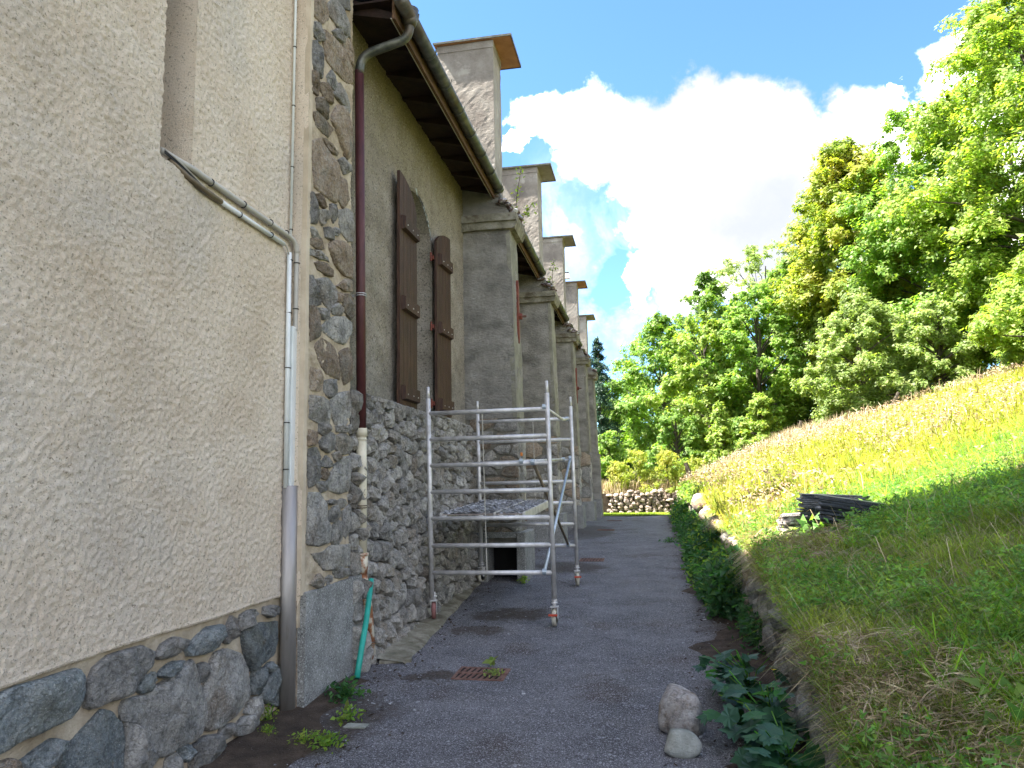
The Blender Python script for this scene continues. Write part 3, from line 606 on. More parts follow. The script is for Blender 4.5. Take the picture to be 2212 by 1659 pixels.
# path: one sheet with gentle wear, up to the end of the church
ys = np.linspace(-6, 30.4, 190); us = np.linspace(0, 1, 30)
YY, UU = np.meshgrid(ys, us, indexing='ij')
XX = -3.0 + UU*(xw(YY)+.15+3.0)
ZZ = zp(YY) + .018*fnoise(np.stack([XX, YY, XX*0], -1), .8, 3) - .03*np.exp(-((XX+.9)/1.2)**2) + .06*np.maximum(0, (XX-.55))
grid_mesh('path', XX, YY, ZZ, 'asphalt')
def pathz(x, y):
    z = float(zp(y)) + .018*float(fnoise(np.array([[x, y, 0.]]), .8, 3)[0]) - .03*math.exp(-((x+.9)/1.2)**2) + .06*max(0, x-.55)
    return z
ys = np.linspace(-40, 32.6, 60); xs = np.linspace(-60, 1.2, 40)
YY, XX = np.meshgrid(ys, xs, indexing='ij')
grid_mesh('ground', XX, YY, zp(YY)-.10, 'short_grass_ground')
far = grid_mesh('plain', *[a for a in np.meshgrid(np.linspace(-3000, 3000, 9), np.linspace(-3000, 3000, 9))], np.full((9, 9), -1.2), 'turf')
# lawn strip beyond the shaded end of the path
ys = np.linspace(30.3, 32.5, 12); xs = np.linspace(-3.5, 1.3, 20)
YY, XX = np.meshgrid(ys, xs, indexing='ij')
grid_mesh('lawn', XX, YY, zp(YY)+.012+.02*fnoise(np.stack([XX, YY, XX*0], -1), 2, 2), 'short_grass_ground')
# hillside meadow
ys = np.concatenate([np.linspace(-12, 2, 20), np.linspace(2.2, 33, 170)]); us = np.concatenate([np.linspace(0, 6, 70), np.linspace(6.4, 70, 60)])
YY, UU = np.meshgrid(ys, us, indexing='ij'); XX = xw(YY)+.02+UU
grid_mesh('hillside', XX, YY, hill(XX, YY), 'turf')
def hz(x, y):
    return float(hill(np.array([x]), np.array([y]))[0])
ys = np.concatenate([np.linspace(32.6, 50, 40), np.linspace(53, 160, 24)]); xs = np.linspace(-60, 90, 90)
YY, XX = np.meshgrid(ys, xs, indexing='ij')
ZT = np.where(XX > xw(YY), hill(XX, YY), .98 + .024*(YY-32.6)*np.clip(1-(xw(YY)-XX)/20, 0, 1))
grid_mesh('terrace', XX, YY, ZT, 'turf')
def tz(x, y):
    if y < 32.6: return hz(x, y) if x > xw(y) else float(zp(y))
    if x > xw(y): return hz(x, y)
    return .98 + .024*(y-32.6)*min(1, max(0, 1-(xw(y)-x)/20))
b = MB(); b.box(-60, 1.3, 32.45, 32.62, -.6, .985)
tag(b.obj('terrace_bank', 'soil'), kind='structure')

# ================================================================ BELL TOWER with roughcast
tower = empty('bell_tower', (-5.8, 1.0, -.3), 'tall cream roughcast building with grey fieldstone base filling the left side', 'building')
WX = -2.78
nb = MB()
Y0, Y1, YC = -4.0, 6.36, 5.42
SL0, SL1, SLZ = 3.741, 4.055, 3.535
TOP = 19.0
# roughcast skin : front face with slit opening
zb = .75
def quadx(mb, x, ya, yb, za, zb_): mb.add([(x,ya,za),(x,yb,za),(x,yb,zb_),(x,ya,zb_)], [(0,1,2,3)])
quadx(nb, WX-.006, Y0, SL0, zb+.02, TOP); quadx(nb, WX-.006, SL0, SL1, zb+.02, SLZ); quadx(nb, WX-.006, SL1, YC, zb+.02, TOP); quadx(nb, WX-.006, SL0, SL1, 9.5, TOP)
rough_sheet('roughcast_relief', WX, 2.25, YC, zb, 6.3, .0105, 'render_coat', tower, .0030, .0016, lambda y, z: (y > SL0) & (y < SL1) & (z > SLZ), 3, 26)
rough_sheet('roughcast_relief', WX, -.6, 2.25, zb, 6.3, .024, 'render_coat', tower, .0030, .0016, None, 4, 26)
# slit reveals
nb.add([(WX,SL1,SLZ),(WX-.5,SL1-.02,SLZ+.05),(WX-.5,SL1-.02,9.5),(WX,SL1,9.5)], [(0,1,2,3)])
nb.add([(WX,SL0,SLZ),(WX,SL0,9.5),(WX-.5,SL0,9.5),(WX-.5,SL0,SLZ)], [(0,1,2,3)])
nb.add([(WX,SL0,SLZ),(WX-.5,SL0,SLZ+.05),(WX-.5,SL1,SLZ+.05),(WX,SL1,SLZ)], [(0,1,2,3)])
nb.add([(WX,SL0,9.5),(WX,SL1,9.5),(WX-.5,SL1,9.5),(WX-.5,SL0,9.5)], [(0,1,2,3)])
# return beside the quoin strip
nb.add([(WX,YC,.45),(WX+.12,YC,.72),(WX+.12,YC,TOP),(WX,YC,TOP)], [(0,1,2,3)])
nb.obj('roughcast_wall', 'render_coat', tower)
d = MB(); d.add([(WX-.5,SL0,SLZ),(WX-.5,SL1,SLZ),(WX-.5,SL1,9.5),(WX-.5,SL0,9.5)], [(0,1,2,3)]); d.obj('slit_window', 'dark_void', tower)
# ragged lower lip of the roughcast
lv = []; lf = []; N = 260
for i in range(N+1):
    y = Y0 + (YC-Y0)*i/N
    e = zb - .012 + .022*float(fnoise(np.array([[y, 3, 0.]]), 2.2, 4)[0]) + .007*float(fnoise(np.array([[y, 9, 0.]]), 17, 3)[0])
    o = .006*float(fnoise(np.array([[y, 5, 0.]]), 9, 3)[0])
    lv += [(WX, y, zb+.02), (WX+.004+o, y, e+.012), (WX-.002+o, y, e), (WX-.045, y, e-.008)]
for i in range(N):
    for k in range(3): lf.append((i*4+k, (i+1)*4+k, (i+1)*4+k+1, i*4+k+1))
mesh_obj('roughcast_edge', lv, lf, 'render_coat', tower)
cb = MB(); cb.box(-9, WX-.52, Y0, YC, -.5, TOP); cb.box(-9, -2.815, YC, Y1, -.5, TOP); cb.obj('core_wall', 'mortar', tower)
base = MB(); base.v, base.f = [], []
ny, nz = 230, 44; bv = []; bf = []
for j in range(nz+1):
    for i in range(ny+1):
        y = 1.2+(YC-1.2)*i/ny; z = -.35+1.11*j/nz
        bv.append((WX-.024+.012*float(fnoise(np.array([[y, z, 1.]]), 3.5, 4)[0])+R_.gauss(0, .0022), y, z))
for j in range(nz):
    for i in range(ny): a = j*(ny+1)+i; bf.append((a, a+1, a+ny+2, a+ny+1))
mesh_obj('mortar_bed', bv, bf, 'mortar', tower, True)
b2 = MB(); b2.box(WX-.5, WX-.03, Y0, 1.2, -.5, .77); b2.obj('plinth_wall', 'mortar', tower)
rng0 = random.Random(11)
O_, U_, V_, N_ = A3(WX-.02, 0, 0), A3(0, 1, 0), A3(0, 0, 1), A3(1, 0, 0)
for k, p in enumerate(BASE_STONES):
    p = [(min(q[0], 5.34), min(q[1], .725)) for q in p]
    vs, fs = stone_geo([tuple(q) for q in p], U_, V_, N_, O_, rng0.uniform(.05, .085), rng0, inset=-.014, detail=True)
    m = ['stone_slate', 'stone_grey', 'stone_slate', 'stone_slate', 'stone_brown'][k] if k < 5 else ('stone_grey' if k in (8, 19, 17) else rng0.choice(['stone_slate', 'stone_grey']))
    mesh_obj('stone', vs, fs, m, tower, True)
# more of the same masonry towards and below the viewer
pts = scatter(-1.0, 2.55, -.35, .72, 34, rng0); cells = voronoi(pts, -1.0, 2.6, -.4, .74)
stones_on(cells, O_, U_, V_, N_, ['stone_slate', 'stone_grey'], tower, h=(.04, .08), seed=4, inset=.03, n=10)
# quoin strip
pil = MB(); pil.box(-2.815, -2.68, YC+.004, 6.34, .5, TOP); pil.obj('quoin_mortar', 'mortar', tower)
rough_sheet('quoin_mortar_face', -2.668, YC+.01, 6.35, .74, 7.0, .016, 'mortar', tower, .003, .008, None, 5, 9)
em = rough_box(-2.70, -2.655, YC-.001, YC+.055, .74, TOP, .12, .006, ns=5); mesh_obj('corner_margin', em[0], em[1], 'render_trowelled', tower)
O2 = A3(-2.672, 0, 0)
for k, p in enumerate(QUOIN_STONES):
    p = [(min(max(q[0], 5.468), 6.36), q[1]) for q in p]
    z = np.mean([q[1] for q in p])
    m = rng0.choice(['stone_brown', 'stone_brown', 'stone_grey', 'rubble_stone'] if z > 3.2 else ['stone_grey', 'stone_grey', 'rubble_stone', 'stone_brown'])
    if k in (11,): m = 'stone_brown'
    vs, fs = stone_geo([tuple(q) for q in p], U_, V_, N_, O2, rng0.uniform(.03, .055), rng0, inset=-.017, detail=True)
    mesh_obj('stone', vs, fs, m, tower, True)
pts = scatter(YC+.05, 6.4, 6.6, 9.5, 30, rng0); stones_on(voronoi(pts, YC+.05, 6.4, 6.6, 9.5), O2, U_, V_, N_, ['stone_brown', 'stone_grey'], tower, h=(.03, .05), seed=9, inset=.015)
g = rough_box(-3.0, -2.635, 5.46, 6.66, -.4, .755, .1, .008, ns=3); mesh_obj('granite_block', g[0], g[1], 'concrete', tower)
g = rough_box(-2.82, -2.69, 5.40, 5.462, -.3, .70, .05, .012, ns=5); mesh_obj('corner_fill', g[0], g[1], 'stone_brown', tower)
# ---- conduits on the tower corner
def bez(p0, p1, p2, p3, n=10):
    p = [Vector(q) for q in (p0, p1, p2, p3)]
    return [((1-t)**3)*p[0]+3*t*(1-t)**2*p[1]+3*t*t*(1-t)*p[2]+t**3*p[3] for t in [i/n for i in range(n+1)]]
def corrug(pts, r, m, parent, name, pitch=.009):
    P = [Vector(p) for p in pts]; out = []; L = 0; rr = []
    for a, b_ in zip(P[:-1], P[1:]):
        n = max(1, int((b_-a).length/pitch*2))
        for i in range(n): out.append(a.lerp(b_, i/n)); rr.append(r if len(rr) % 2 else r*.9)
    return MB().tube(out, r, 9, rr=rr).obj(name, m, parent, True)
cd = empty('cable_duct', (WX+.03, 4.9, 3.5), parent=tower); cd['label'] = 'grey and white plastic conduits running down the roughcast corner'
ductA = [(-2.82, 3.80, 3.60), (-2.79, 3.95, 3.585)] + bez((-2.765, 4.03, 3.575), (-2.75, 4.4, 3.56), (-2.75, 4.9, 3.555), (-2.75, 5.22, 3.55), 6) + bez((-2.748, 5.25, 3.55), (-2.745, 5.36, 3.545), (-2.742, 5.41, 3.53), (-2.74, 5.415, 3.44), 8)
MB().tube(ductA, .021, 10).obj('upper_conduit', 'grey_plastic', cd, True)
corrug([(-2.74, 5.415, 3.45), (-2.74, 5.415, 2.80)], .021, 'grey_plastic', cd, 'corrugated_hose')
MB().tube([(-2.80, 3.86, 3.565), (-2.775, 4.0, 3.51), (-2.755, 4.12, 3.485), (-2.755, 4.35, 3.475)], .018, 8).obj('cable_sleeve', 'weathered_steel', cd, True)
MB().tube([(-2.755, 4.33, 3.476), (-2.753, 5.22, 3.462)], .017, 10).obj('lower_conduit', 'white_plastic', cd, True)
for k in range(3):
    MB().tube(bez((-2.79, 3.80, 3.60-.01*k), (-2.77, 3.95, 3.57-.014*k), (-2.76, 4.05, 3.53-.01*k), (-2.758, 4.2, 3.49), 6), .005, 6).obj('cable', 'black_plastic' if k else 'grey_plastic', cd, True)
MB().tube(bez((-2.753, 5.2, 3.463), (-2.75, 5.26, 3.46), (-2.75, 5.29, 3.45), (-2.75, 5.3, 3.40), 6), .007, 6).obj('cable', 'grey_plastic', cd, True)
MB().tube([(-2.753, 5.315, 3.42), (-2.753, 5.33, 1.56)], .0185, 12).obj('vertical_conduit', 'white_plastic', cd, True)
tr = MB(); tr.box(-2.775, -2.728, 5.375, 5.435, 1.56, 2.83, .006); tr.box(-2.773, -2.726, 5.352, 5.374, 1.56, 2.83, .004); tr.obj('cable_trunking', 'white_plastic', cd)
MB().tube([(-2.758, 5.34, 3.52), (-2.758, 5.355, 9.0)], .0105, 10).obj('thin_conduit', 'white_plastic', cd, True)
def clip(y, z, r, x=-2.752, axis='z'):
    pts = [(x + r*math.cos(a), y + r*math.sin(a), z) for a in np.linspace(-2.2, 2.2, 9)] if axis == 'z' else [(x + r*math.cos(a), y, z + r*math.sin(a)) for a in np.linspace(-2.2, 2.2, 9)]
    MB().tube(pts, .0042, 6).obj('clip', 'black_plastic', cd)
for z in (3.36, 2.93, 2.49, 2.06, 1.70): clip(5.325, z, .021)
for z in (3.36, 2.98): clip(5.415, z, .024, -2.74)
for z in (3.62, 4.15, 4.68, 5.2, 5.73): clip(5.345, z, .0135, -2.758)
for y in (4.22, 4.62, 5.0, 5.25): clip(y, 3.558, .024, -2.752, 'y')
for y in (4.58, 5.02): clip(y, 3.468, .0195, -2.754, 'y')
hc = MB(); n = 14; hv = []; hf = []
for z in (1.575, -.12):
    for rr in (.066, .061):
        for i in range(n+1):
            a = -math.pi/2*1.12 + math.pi*1.12*i/n
            hv.append((-2.765+rr*math.cos(a)*1.15, 5.385+rr*math.sin(a)*1.05 + (.03 if z < 0 else 0), z))
m_ = n+1
for i in range(n):
    hf += [(i, i+1, 2*m_+i+1, 2*m_+i), (m_+i, 3*m_+i, 3*m_+i+1, m_+i+1), (i, m_+i, m_+i+1, i+1), (2*m_+i, 2*m_+i+1, 3*m_+i+1, 3*m_+i)]
hf += [(0, 2*m_, 3*m_, m_), (n, m_+n, 3*m_+n, 2*m_+n)]
mesh_obj('steel_cover', hv, hf, 'sheet_steel', cd, True)

# ================================================================ CHURCH NAVE
church = empty('church', (-6, 18, 0), 'long grey stone church wall with five buttresses behind the scaffold tower', 'church')
NX = -2.80
BY = [11.2, 16.15, 21.1, 25.4, 29.2]
EAVE = 6.33
win = {0: (8.05, 9.46), 1: (13.0, 14.4), 2: (18.0, 19.4), 3: (22.8, 24.0), 4: (26.9, 28.0)}
wm = MB(); ypos = 6.34
NW = 14
def arch(yc, hw, z0, rise, t): return z0 + rise*math.sqrt(max(0, 1-t*t))
for b_ in range(5):
    wa, wb = win[b_]; yc, hw = (wa+wb)/2, (wb-wa)/2; rv = MB()
    wm.add([(NX, ypos, 2.40), (NX, wa, 2.40), (NX, wa, EAVE+.1), (NX, ypos, EAVE+.1)], [(0,1,2,3)])
    for i in range(NW):
        t0, t1 = -1+2*i/NW, -1+2*(i+1)/NW
        ya, yb = yc+hw*t0, yc+hw*t1; za, zb2 = arch(yc, hw, 4.6, .66, t0), arch(yc, hw, 4.6, .66, t1)
        wm.add([(NX, ya, za), (NX, yb, zb2), (NX, yb, EAVE+.1), (NX, ya, EAVE+.1)], [(0,1,2,3)])
        rv.add([(NX, ya, za), (NX-.28, ya, za), (NX-.28, yb, zb2), (NX, yb, zb2)], [(0,1,2,3)])
    for y_ in (wa, wb): rv.add([(NX, y_, 2.46), (NX-.28, y_+(.06 if y_ == wa else -.06), 2.46), (NX-.28, y_+(.06 if y_ == wa else -.06), 4.62), (NX, y_, 4.62)], [(0,1,2,3)])
    rv.obj('window_reveal', 'nave_render', church)
    ypos = wb
wm.add([(NX, ypos, 2.40), (NX, 29.8, 2.40), (NX, 29.8, EAVE+.1), (NX, ypos, EAVE+.1)], [(0,1,2,3)])
wm.obj('wall', 'nave_render', church)
cw = MB(); cw.box(-15, NX-.6, 6.36, 29.8, -.5, EAVE); cw.box(NX-.6, NX-.03, 6.36, 29.8, -.5, 2.42); cw.add([(-15, 29.8, EAVE), (NX, 29.8, EAVE), (-8.9, 29.8, 12.6)], [(0,1,2)]); cw.add([(NX-.6,29.8,-.5),(NX,29.8,-.5),(NX,29.8,EAVE),(NX-.6,29.8,EAVE)], [(0,1,2,3)])
cw.obj('inner_wall', 'old_mortar', church)
for b_ in range(5):
    wa, wb = win[b_]
    wo_ = empty('window', (NX-.2, (wa+wb)/2, 2.46), parent=church)
    p = MB(); p.add([(NX-.25, wa-.05, 2.4), (NX-.25, wb+.05, 2.4), (NX-.25, wb+.05, 5.4), (NX-.25, wa-.05, 5.4)], [(0,1,2,3)]); p.obj('pane', 'window_panel', wo_)
    f = MB(); f.box(NX-.25, NX-.215, wb-.13, wb-.07, 2.46, 5.0); f.box(NX-.25, NX-.215, (wa+wb)/2-.02, (wa+wb)/2+.02, 2.46, 5.2)
    for zz in (3.2, 4.0, 4.7): f.box(NX-.249, NX-.22, wa, wb-.1, zz, zz+.02)
    f.obj('frame', 'white_plastic', wo_)
    s = rough_box(NX-.28, NX+.07, wa-.08, wb+.42, 2.37, 2.455, .1, .005, ns=4); mesh_obj('sill', s[0], s[1], 'concrete', wo_)
# flaking white paint round the near arch
fp = MB(); rr_ = random.Random(3)
for i in range(34):
    t = .05+.95*i/33 + rr_.uniform(-.02, .02); t = min(t, 1)
    y, z = 8.755+.705*t, arch(0, 1, 4.6, .66, t)
    wd = rr_.uniform(.02, .13) if i < 17 else rr_.uniform(.008, .05); ln = rr_.uniform(.02, .06)
    pts = [(NX+.004, y+rr_.uniform(-.03, .03)+k*math.cos(a)*ln, z+wd*.5+math.sin(a)*wd*.55) for a in np.linspace(0, 2*math.pi, 8)[:-1] for k in (1,)]
    fp.add(pts, [tuple(range(7))])
for i in range(26):
    z = 4.6-i*.08; pts = [(NX+.004, 9.463, z-.045), (NX+.004, 9.463+rr_.uniform(.006, .03), z-.04), (NX+.004, 9.463+rr_.uniform(.006, .035), z+.03), (NX+.004, 9.463, z+.04)]
    fp.add(pts, [(0,1,2,3)])
tag(fp.obj('flaking_paint', 'flaky_white', church), kind='stuff')
def in_bay(y, z):
    t = (y-8.755)/.725; return (np.abs(t) < 1) & (z > 2.4) & (z < 4.6+.68*np.sqrt(np.clip(1-t*t, 0, 1)))
rough_sheet('wall_relief', NX+.006, 6.38, 11.2, 2.41, 6.3, .025, 'nave_render', church, .005, .006, in_bay, 8, 9)
# shutters
def shutter(x, y0, y1, z0, zlow, zhigh, peak_near, skew=0.0, label=None):
    s = empty('shutter', (x, y0, z0), parent=church)
    if label: s['label'] = label
    n = 5; wd = (y1-y0)/n
    def top(y):
        t = (y-y0)/(y1-y0); t = t if peak_near else 1-t
        return zlow + (zhigh-zlow)*math.sqrt(max(0, 1-(t*.96)**2))
    X = lambda y: x + skew*(y-y0)/(y1-y0)
    for i in range(n):
        a, b_ = y0+wd*i+.003, y0+wd*(i+1)-.003
        ym = [a, (a+b_)/2, b_]
        fr = [(a, z0), (b_, z0)] + [(y, top(y)) for y in ym[::-1]]
        m = MB(); k = len(fr)
        m.add([(X(q[0])-.0175, q[0], q[1]) for q in fr] + [(X(q[0])+.0175, q[0], q[1]) for q in fr],
              [tuple(range(k)), tuple(range(k, 2*k))[::-1]] + [(j, (j+1) % k, k+(j+1) % k, k+j) for j in range(k)])
        m.obj('plank', 'brown_wood', s)
    for zz in (z0+.14, z0+1.17, z0+2.12):
        m = MB(); a, b_ = y0+.06, y1-.03
        sh = .05
        m.add([(X(a)+.018, a, zz-.085), (X(b_)+.018, b_, zz-.085), (X(b_)+.018, b_, zz+.085), (X(a)+.018, a, zz+.085),
               (X(a)+.018+sh, a+.012, zz-.07), (X(b_)+.018+sh, b_-.012, zz-.07), (X(b_)+.018+sh, b_-.012, zz+.07), (X(a)+.018+sh, a+.012, zz+.07)],
              [(4,5,6,7), (0,1,5,4), (1,2,6,5), (2,3,7,6), (3,0,4,7)])
        m.obj('batten', 'brown_wood', s)
        q = MB()
        for yy in (a+.08, (a+b_)/2, b_-.1): q.tube([(X(yy)+.06, yy, zz-.02), (X(yy)+.075, yy, zz-.02)], .008, 6)
        q.obj('screw', 'aluminium', s)
        m = MB(); yh = y1 if peak_near else y0
        m.box(x-.06, x-.02, yh-.05, yh+.06, zz-.025, zz+.025); m.tube([(x-.05, yh+(.05 if peak_near else -.05), zz-.06), (x-.05, yh+(.05 if peak_near else -.05), zz+.06)], .014, 8); m.obj('hinge', 'red_iron', s)
    return s
shutter(-2.705, 7.80, 8.44, 2.45, 4.72, 5.17, True, .0, 'arched brown plank shutter nearer the downpipe')
shutter(-2.715, 9.34, 9.94, 2.47, 4.72, 5.03, False, .03, 'arched brown plank shutter nearer the first buttress')
for b_ in (1, 2, 3):
    wa, wb = win[b_]; shutter(-2.71, wa-.72, wa, 2.5, 4.8, 5.15, True); shutter(-2.71, wb+.04, wb+.74, 2.5, 4.8, 5.15, False)
# rubble base of the nave
def rub_x(y, z): return NX + .075 + .10*max(0, (2.4-z)/2.4)**1.5
rb = MB(); ny, nz = 60, 24; bv = []; bf = []
for j in range(nz+1):
    for i in range(ny+1):
        y = 6.36+(11.25-6.36)*i/ny; z = -.2+2.62*j/nz
        bv.append((rub_x(y, z)-.035+.02*float(fnoise(np.array([[y, z, 1.]]), 3.5, 3)[0]), y, z))
bv += [(NX, 6.36, 2.43), (NX, 11.25, 2.43)]
for j in range(nz):
    for i in range(ny): a = j*(ny+1)+i; bf.append((a, a+1, a+ny+2, a+ny+1))
tb = nz*(ny+1)
for i in range(ny): bf.append((tb+i, tb+i+1, len(bv)-1 if i >= ny//2 else len(bv)-2))
mesh_obj('mortar_bed', bv, bf, 'old_mortar', church, True)
rb_ = empty('rubble_base', (NX, 8.8, 0), parent=church)
rng1 = random.Random(21)
pts = scatter(6.40, 11.2, -.05, 2.44, 400, rng1, .80)
cells = voronoi(pts, 6.38, 11.22, -.12, 2.46)
OR, UR, VR, NR = A3(0, 0, 0), A3(0, 1, 0), A3(0, 0, 1), A3(1, 0, 0)
warp = lambda v: np.array([v[0] + rub_x(v[1], v[2]) - .03, v[1], v[2]])
stones_on(cells, OR, UR, VR, NR, ['rubble_stone', 'rubble_stone', 'rubble_stone', 'stone_grey'], rb_, h=(.07, .13), seed=6, limit=190, inset=.004, warp=warp, n=7)
for bi in range(1, 5):
    a, c_ = BY[bi-1]+.65, BY[bi]
    s = MB(); s.box(NX, NX+.06, a, c_, -.1, 2.42); s.obj('mortar_bed', 'old_mortar', church)
    pts = scatter(a, c_, .15, 2.4, 70, rng1); tag_m = MB()
    for p in voronoi(pts, a, c_, .05, 2.42):
        if len(p) < 3: continue
        vs, fs = stone_geo(p, UR, VR, NR, A3(NX+.055, 0, 0), .08, rng1, n=7, inset=.006); tag_m.add(vs, fs)
    tag(tag_m.obj('rubble_stones', 'rubble_stone', rb_), kind='stuff')
# ---- buttresses
rngb = random.Random(31)
CAPZ = [8.87, 8.80, 8.74, 8.52, 8.15]
for bi, yb in enumerate(BY):
    T = .65
    bt = empty('buttress', (NX, yb+T/2, 0), parent=church)
    xo = -2.03
    V, F = rough_box(NX-.1, xo+.06, yb, yb+T, 2.55, 5.56, .035 if bi == 0 else .07, .014, taper=-.06, ns=3, jit=.0022 if bi == 0 else .003, lim=(26, 16, 90))
    mesh_obj('shaft', V, F, 'buttress_render', bt)
    # paler outer face and arris
    V, F = rough_box(xo-.004, xo+.064, yb-.004, yb+T+.004, 2.56, 5.55, .06, .011, ns=4, jit=.003, lim=(3, 12, 60))
    V[:, 0] -= .06*(V[:, 2]-2.55)/3.0
    mesh_obj('outer_face', V, F, 'buttress_edge', bt)
    V, F = rough_box(NX-.1, xo+.05, yb+.02, yb+T-.02, .6, 2.55, .2, .01)
    mesh_obj('core', V, F, 'old_mortar', bt)
    # coursed stones, near face and outer face
    nst = [34, 14, 10, 6, 3][bi]
    w0, w1 = NX+.05, xo+.08
    if bi < 4:
        pts = [(w0+(w1-w0)*rngb.random(), .8+1.75*rngb.random()) for _ in range(nst*3)]
        sx = 1.0; pts = scatter(w0*.6, w1*.6, .82, 2.5, nst, rngb); cells = [[(q[0]/.6, q[1]) for q in p] for p in voronoi(pts, w0*.6, w1*.6, .8, 2.56) if len(p) > 2]
        stones_on(cells, A3(0, yb+.02, 0), A3(1, 0, 0), A3(0, 0, 1), A3(0, -1, 0), ['stone_grey', 'rubble_stone', 'stone_brown'], bt, h=(.02, .05), seed=40+bi, inset=.012, n=8)
        pts = scatter(yb, yb+T, .82, 2.5, max(6, nst//3), rngb); cells = [p for p in voronoi(pts, yb, yb+T, .8, 2.56) if len(p) > 2]
        stones_on(cells, A3(xo+.05, 0, 0), A3(0, 1, 0), A3(0, 0, 1), A3(1, 0, 0), ['stone_grey', 'rubble_stone'], bt, h=(.02, .045), seed=60+bi, inset=.01, n=8)
    else:
        V, F = rough_box(NX, xo+.13, yb-.01, yb+T+.01, .55, 2.6, .2, .008); mesh_obj('lower_shaft', V, F, 'buttress_render', bt)
    gz = float(zp(yb))
    if bi == 0:
        o0, o1 = -2.45, -2.00
        ft = MB(); yy = yb-.12; xr = -1.86
        ft.box(NX, o0, yy, yb+T+.1, gz-.2, .82, .01); ft.box(o1, xr, yy, yb+T+.1, gz-.2, .82, .012)
        ft.box(o0, o1, yy+.02, yb+T+.1, .74, .818); ft.obj('plinth', 'concrete', bt)
        vd = MB(); vd.box(o0-.001, o1+.001, yy+.5, yy+.55, gz-.2, .8); vd.obj('hollow', 'dark_void', bt)
    else:
        xr = -1.87
        ft = MB(); cs = [(gz-.2, gz+.42), (gz+.425, .82+gz*.2)]
        for ci, (za, zc) in enumerate(cs):
            nb_ = 2 if (bi < 4) else 1
            edges = [NX, (NX+xr)/2+(.15 if ci else -.12), xr] if nb_ == 2 else [NX, xr]
            for e0, e1 in zip(edges[:-1], edges[1:]):
                V, F = rough_box(e0+.003, e1-.003, yb-.1, yb+T+.08, za, zc, .12, .006, ns=3); mesh_obj('block', V, F, 'concrete', bt)
    # cornice, weathering slope, rubble on top
    V, F = rough_box(NX-.1, xo+.09, yb-.07, yb+T+.07, 5.56, 5.68, .1, .012, taper=.05, ns=3); mesh_obj('cornice', V, F, 'cornice', bt)
    V, F = rough_box(NX-.1, xo+.13, yb-.11, yb+T+.11, 5.68, 5.80, .1, .014, ns=3); mesh_obj('cornice_slab', V, F, 'cornice', bt)
    V, F = rough_box(NX-.1, xo+.02, yb-.02, yb+T+.02, 5.80, 6.32, .12, .02, taper=-.24, ns=2); mesh_obj('weathering', V, F, 'buttress_render', bt)
    pr = -2.25
    if bi < 5:
        V, F = rough_box(NX-.4, pr, yb, yb+T, 5.9, CAPZ[bi]-.03, .06, .007, ns=2.5, jit=.0015, lim=(20, 14, 60)); mesh_obj('pier', V, F, 'pier_render', bt)
        V, F = rough_box(NX-.4, pr+.012, yb-.012, yb+T+.012, CAPZ[bi]-.16, CAPZ[bi]-.04, .12, .010, ns=3); mesh_obj('pier_head', V, F, 'pier_render', bt)
        cx1 = -1.93
        cp = empty('pier_cap', (-2.4, yb+T/2, CAPZ[bi]), parent=bt)
        m = MB(); m.box(NX-.45, cx1-.01, yb-.05, yb+T+.25, CAPZ[bi]-.030, CAPZ[bi]-.012); m.obj('board', 'ply_underside' if bi in (0, 3) else 'pier_render', cp)
        m = MB(); z = CAPZ[bi]
        m.box(NX-.46, cx1, yb-.06, yb+T+.26, z-.010, z+.004)
        m.box(NX-.46, cx1, yb-.066, yb-.061, z-.03, z+.006); m.box(cx1+.001, cx1+.006, yb-.066, yb+T+.266, z-.045, z+.006); m.box(NX-.46, cx1, yb+T+.261, yb+T+.266, z-.04, z+.006)
        m.obj('metal_flashing', 'zinc', cp)
    # broken slate heaped on the shoulder of the buttress
    for k in range(46 if bi < 3 else 16):
        t = k/26; r_ = rngb.uniform(.04, .10)
        c = (rngb.uniform(-2.3, xo+.10), yb + rngb.uniform(-.08, T+.05), 0)
        zc = 5.80 + max(0, (xo+.1-c[0]))/.3*.32*rngb.uniform(.4, 1)+rngb.uniform(.0, .09)
        V, F = blob((c[0], c[1], zc), r_, rngb, (7, 5), .35, (rngb.uniform(-.4, .4), rngb.uniform(-.5, .5), rngb.uniform(0, 3)), (1.2, 1, .42))
        mesh_obj('fragment', V, F, 'lichen_stone', bt)
for bi, (z0, z1) in ((0, (3.78, 4.83)), (2, (3.8, 4.85))):
    yb = BY[bi]; ta = empty('tie_anchor', (-1.98, yb+.34, z0), parent=church); ta['label'] = 'rusty red iron tie anchor bar on the buttress face'
    m = MB(); y = yb+.40; w2 = .055; x0, x1 = -2.02, -1.972
    poly = [(y-w2, z0+.12), (y, z0), (y+w2, z0+.12), (y+w2, z1-.08), (y, z1), (y-w2, z1-.08)]
    m.prism(poly, 'x', x0, x1); m.obj('bar', 'red_iron', ta)
    zc = (z0+z1)/2-.08
    m = MB(); m.tube([(x1-.01, y, zc), (x1+.05, y, zc)], .055, 6); m.obj('nut', 'red_iron', ta)
    m = MB(); m.tube([(x1+.05, y, zc), (x1+.12, y, zc)], .018, 8); m.obj('threaded_rod', 'rusty_iron', ta)
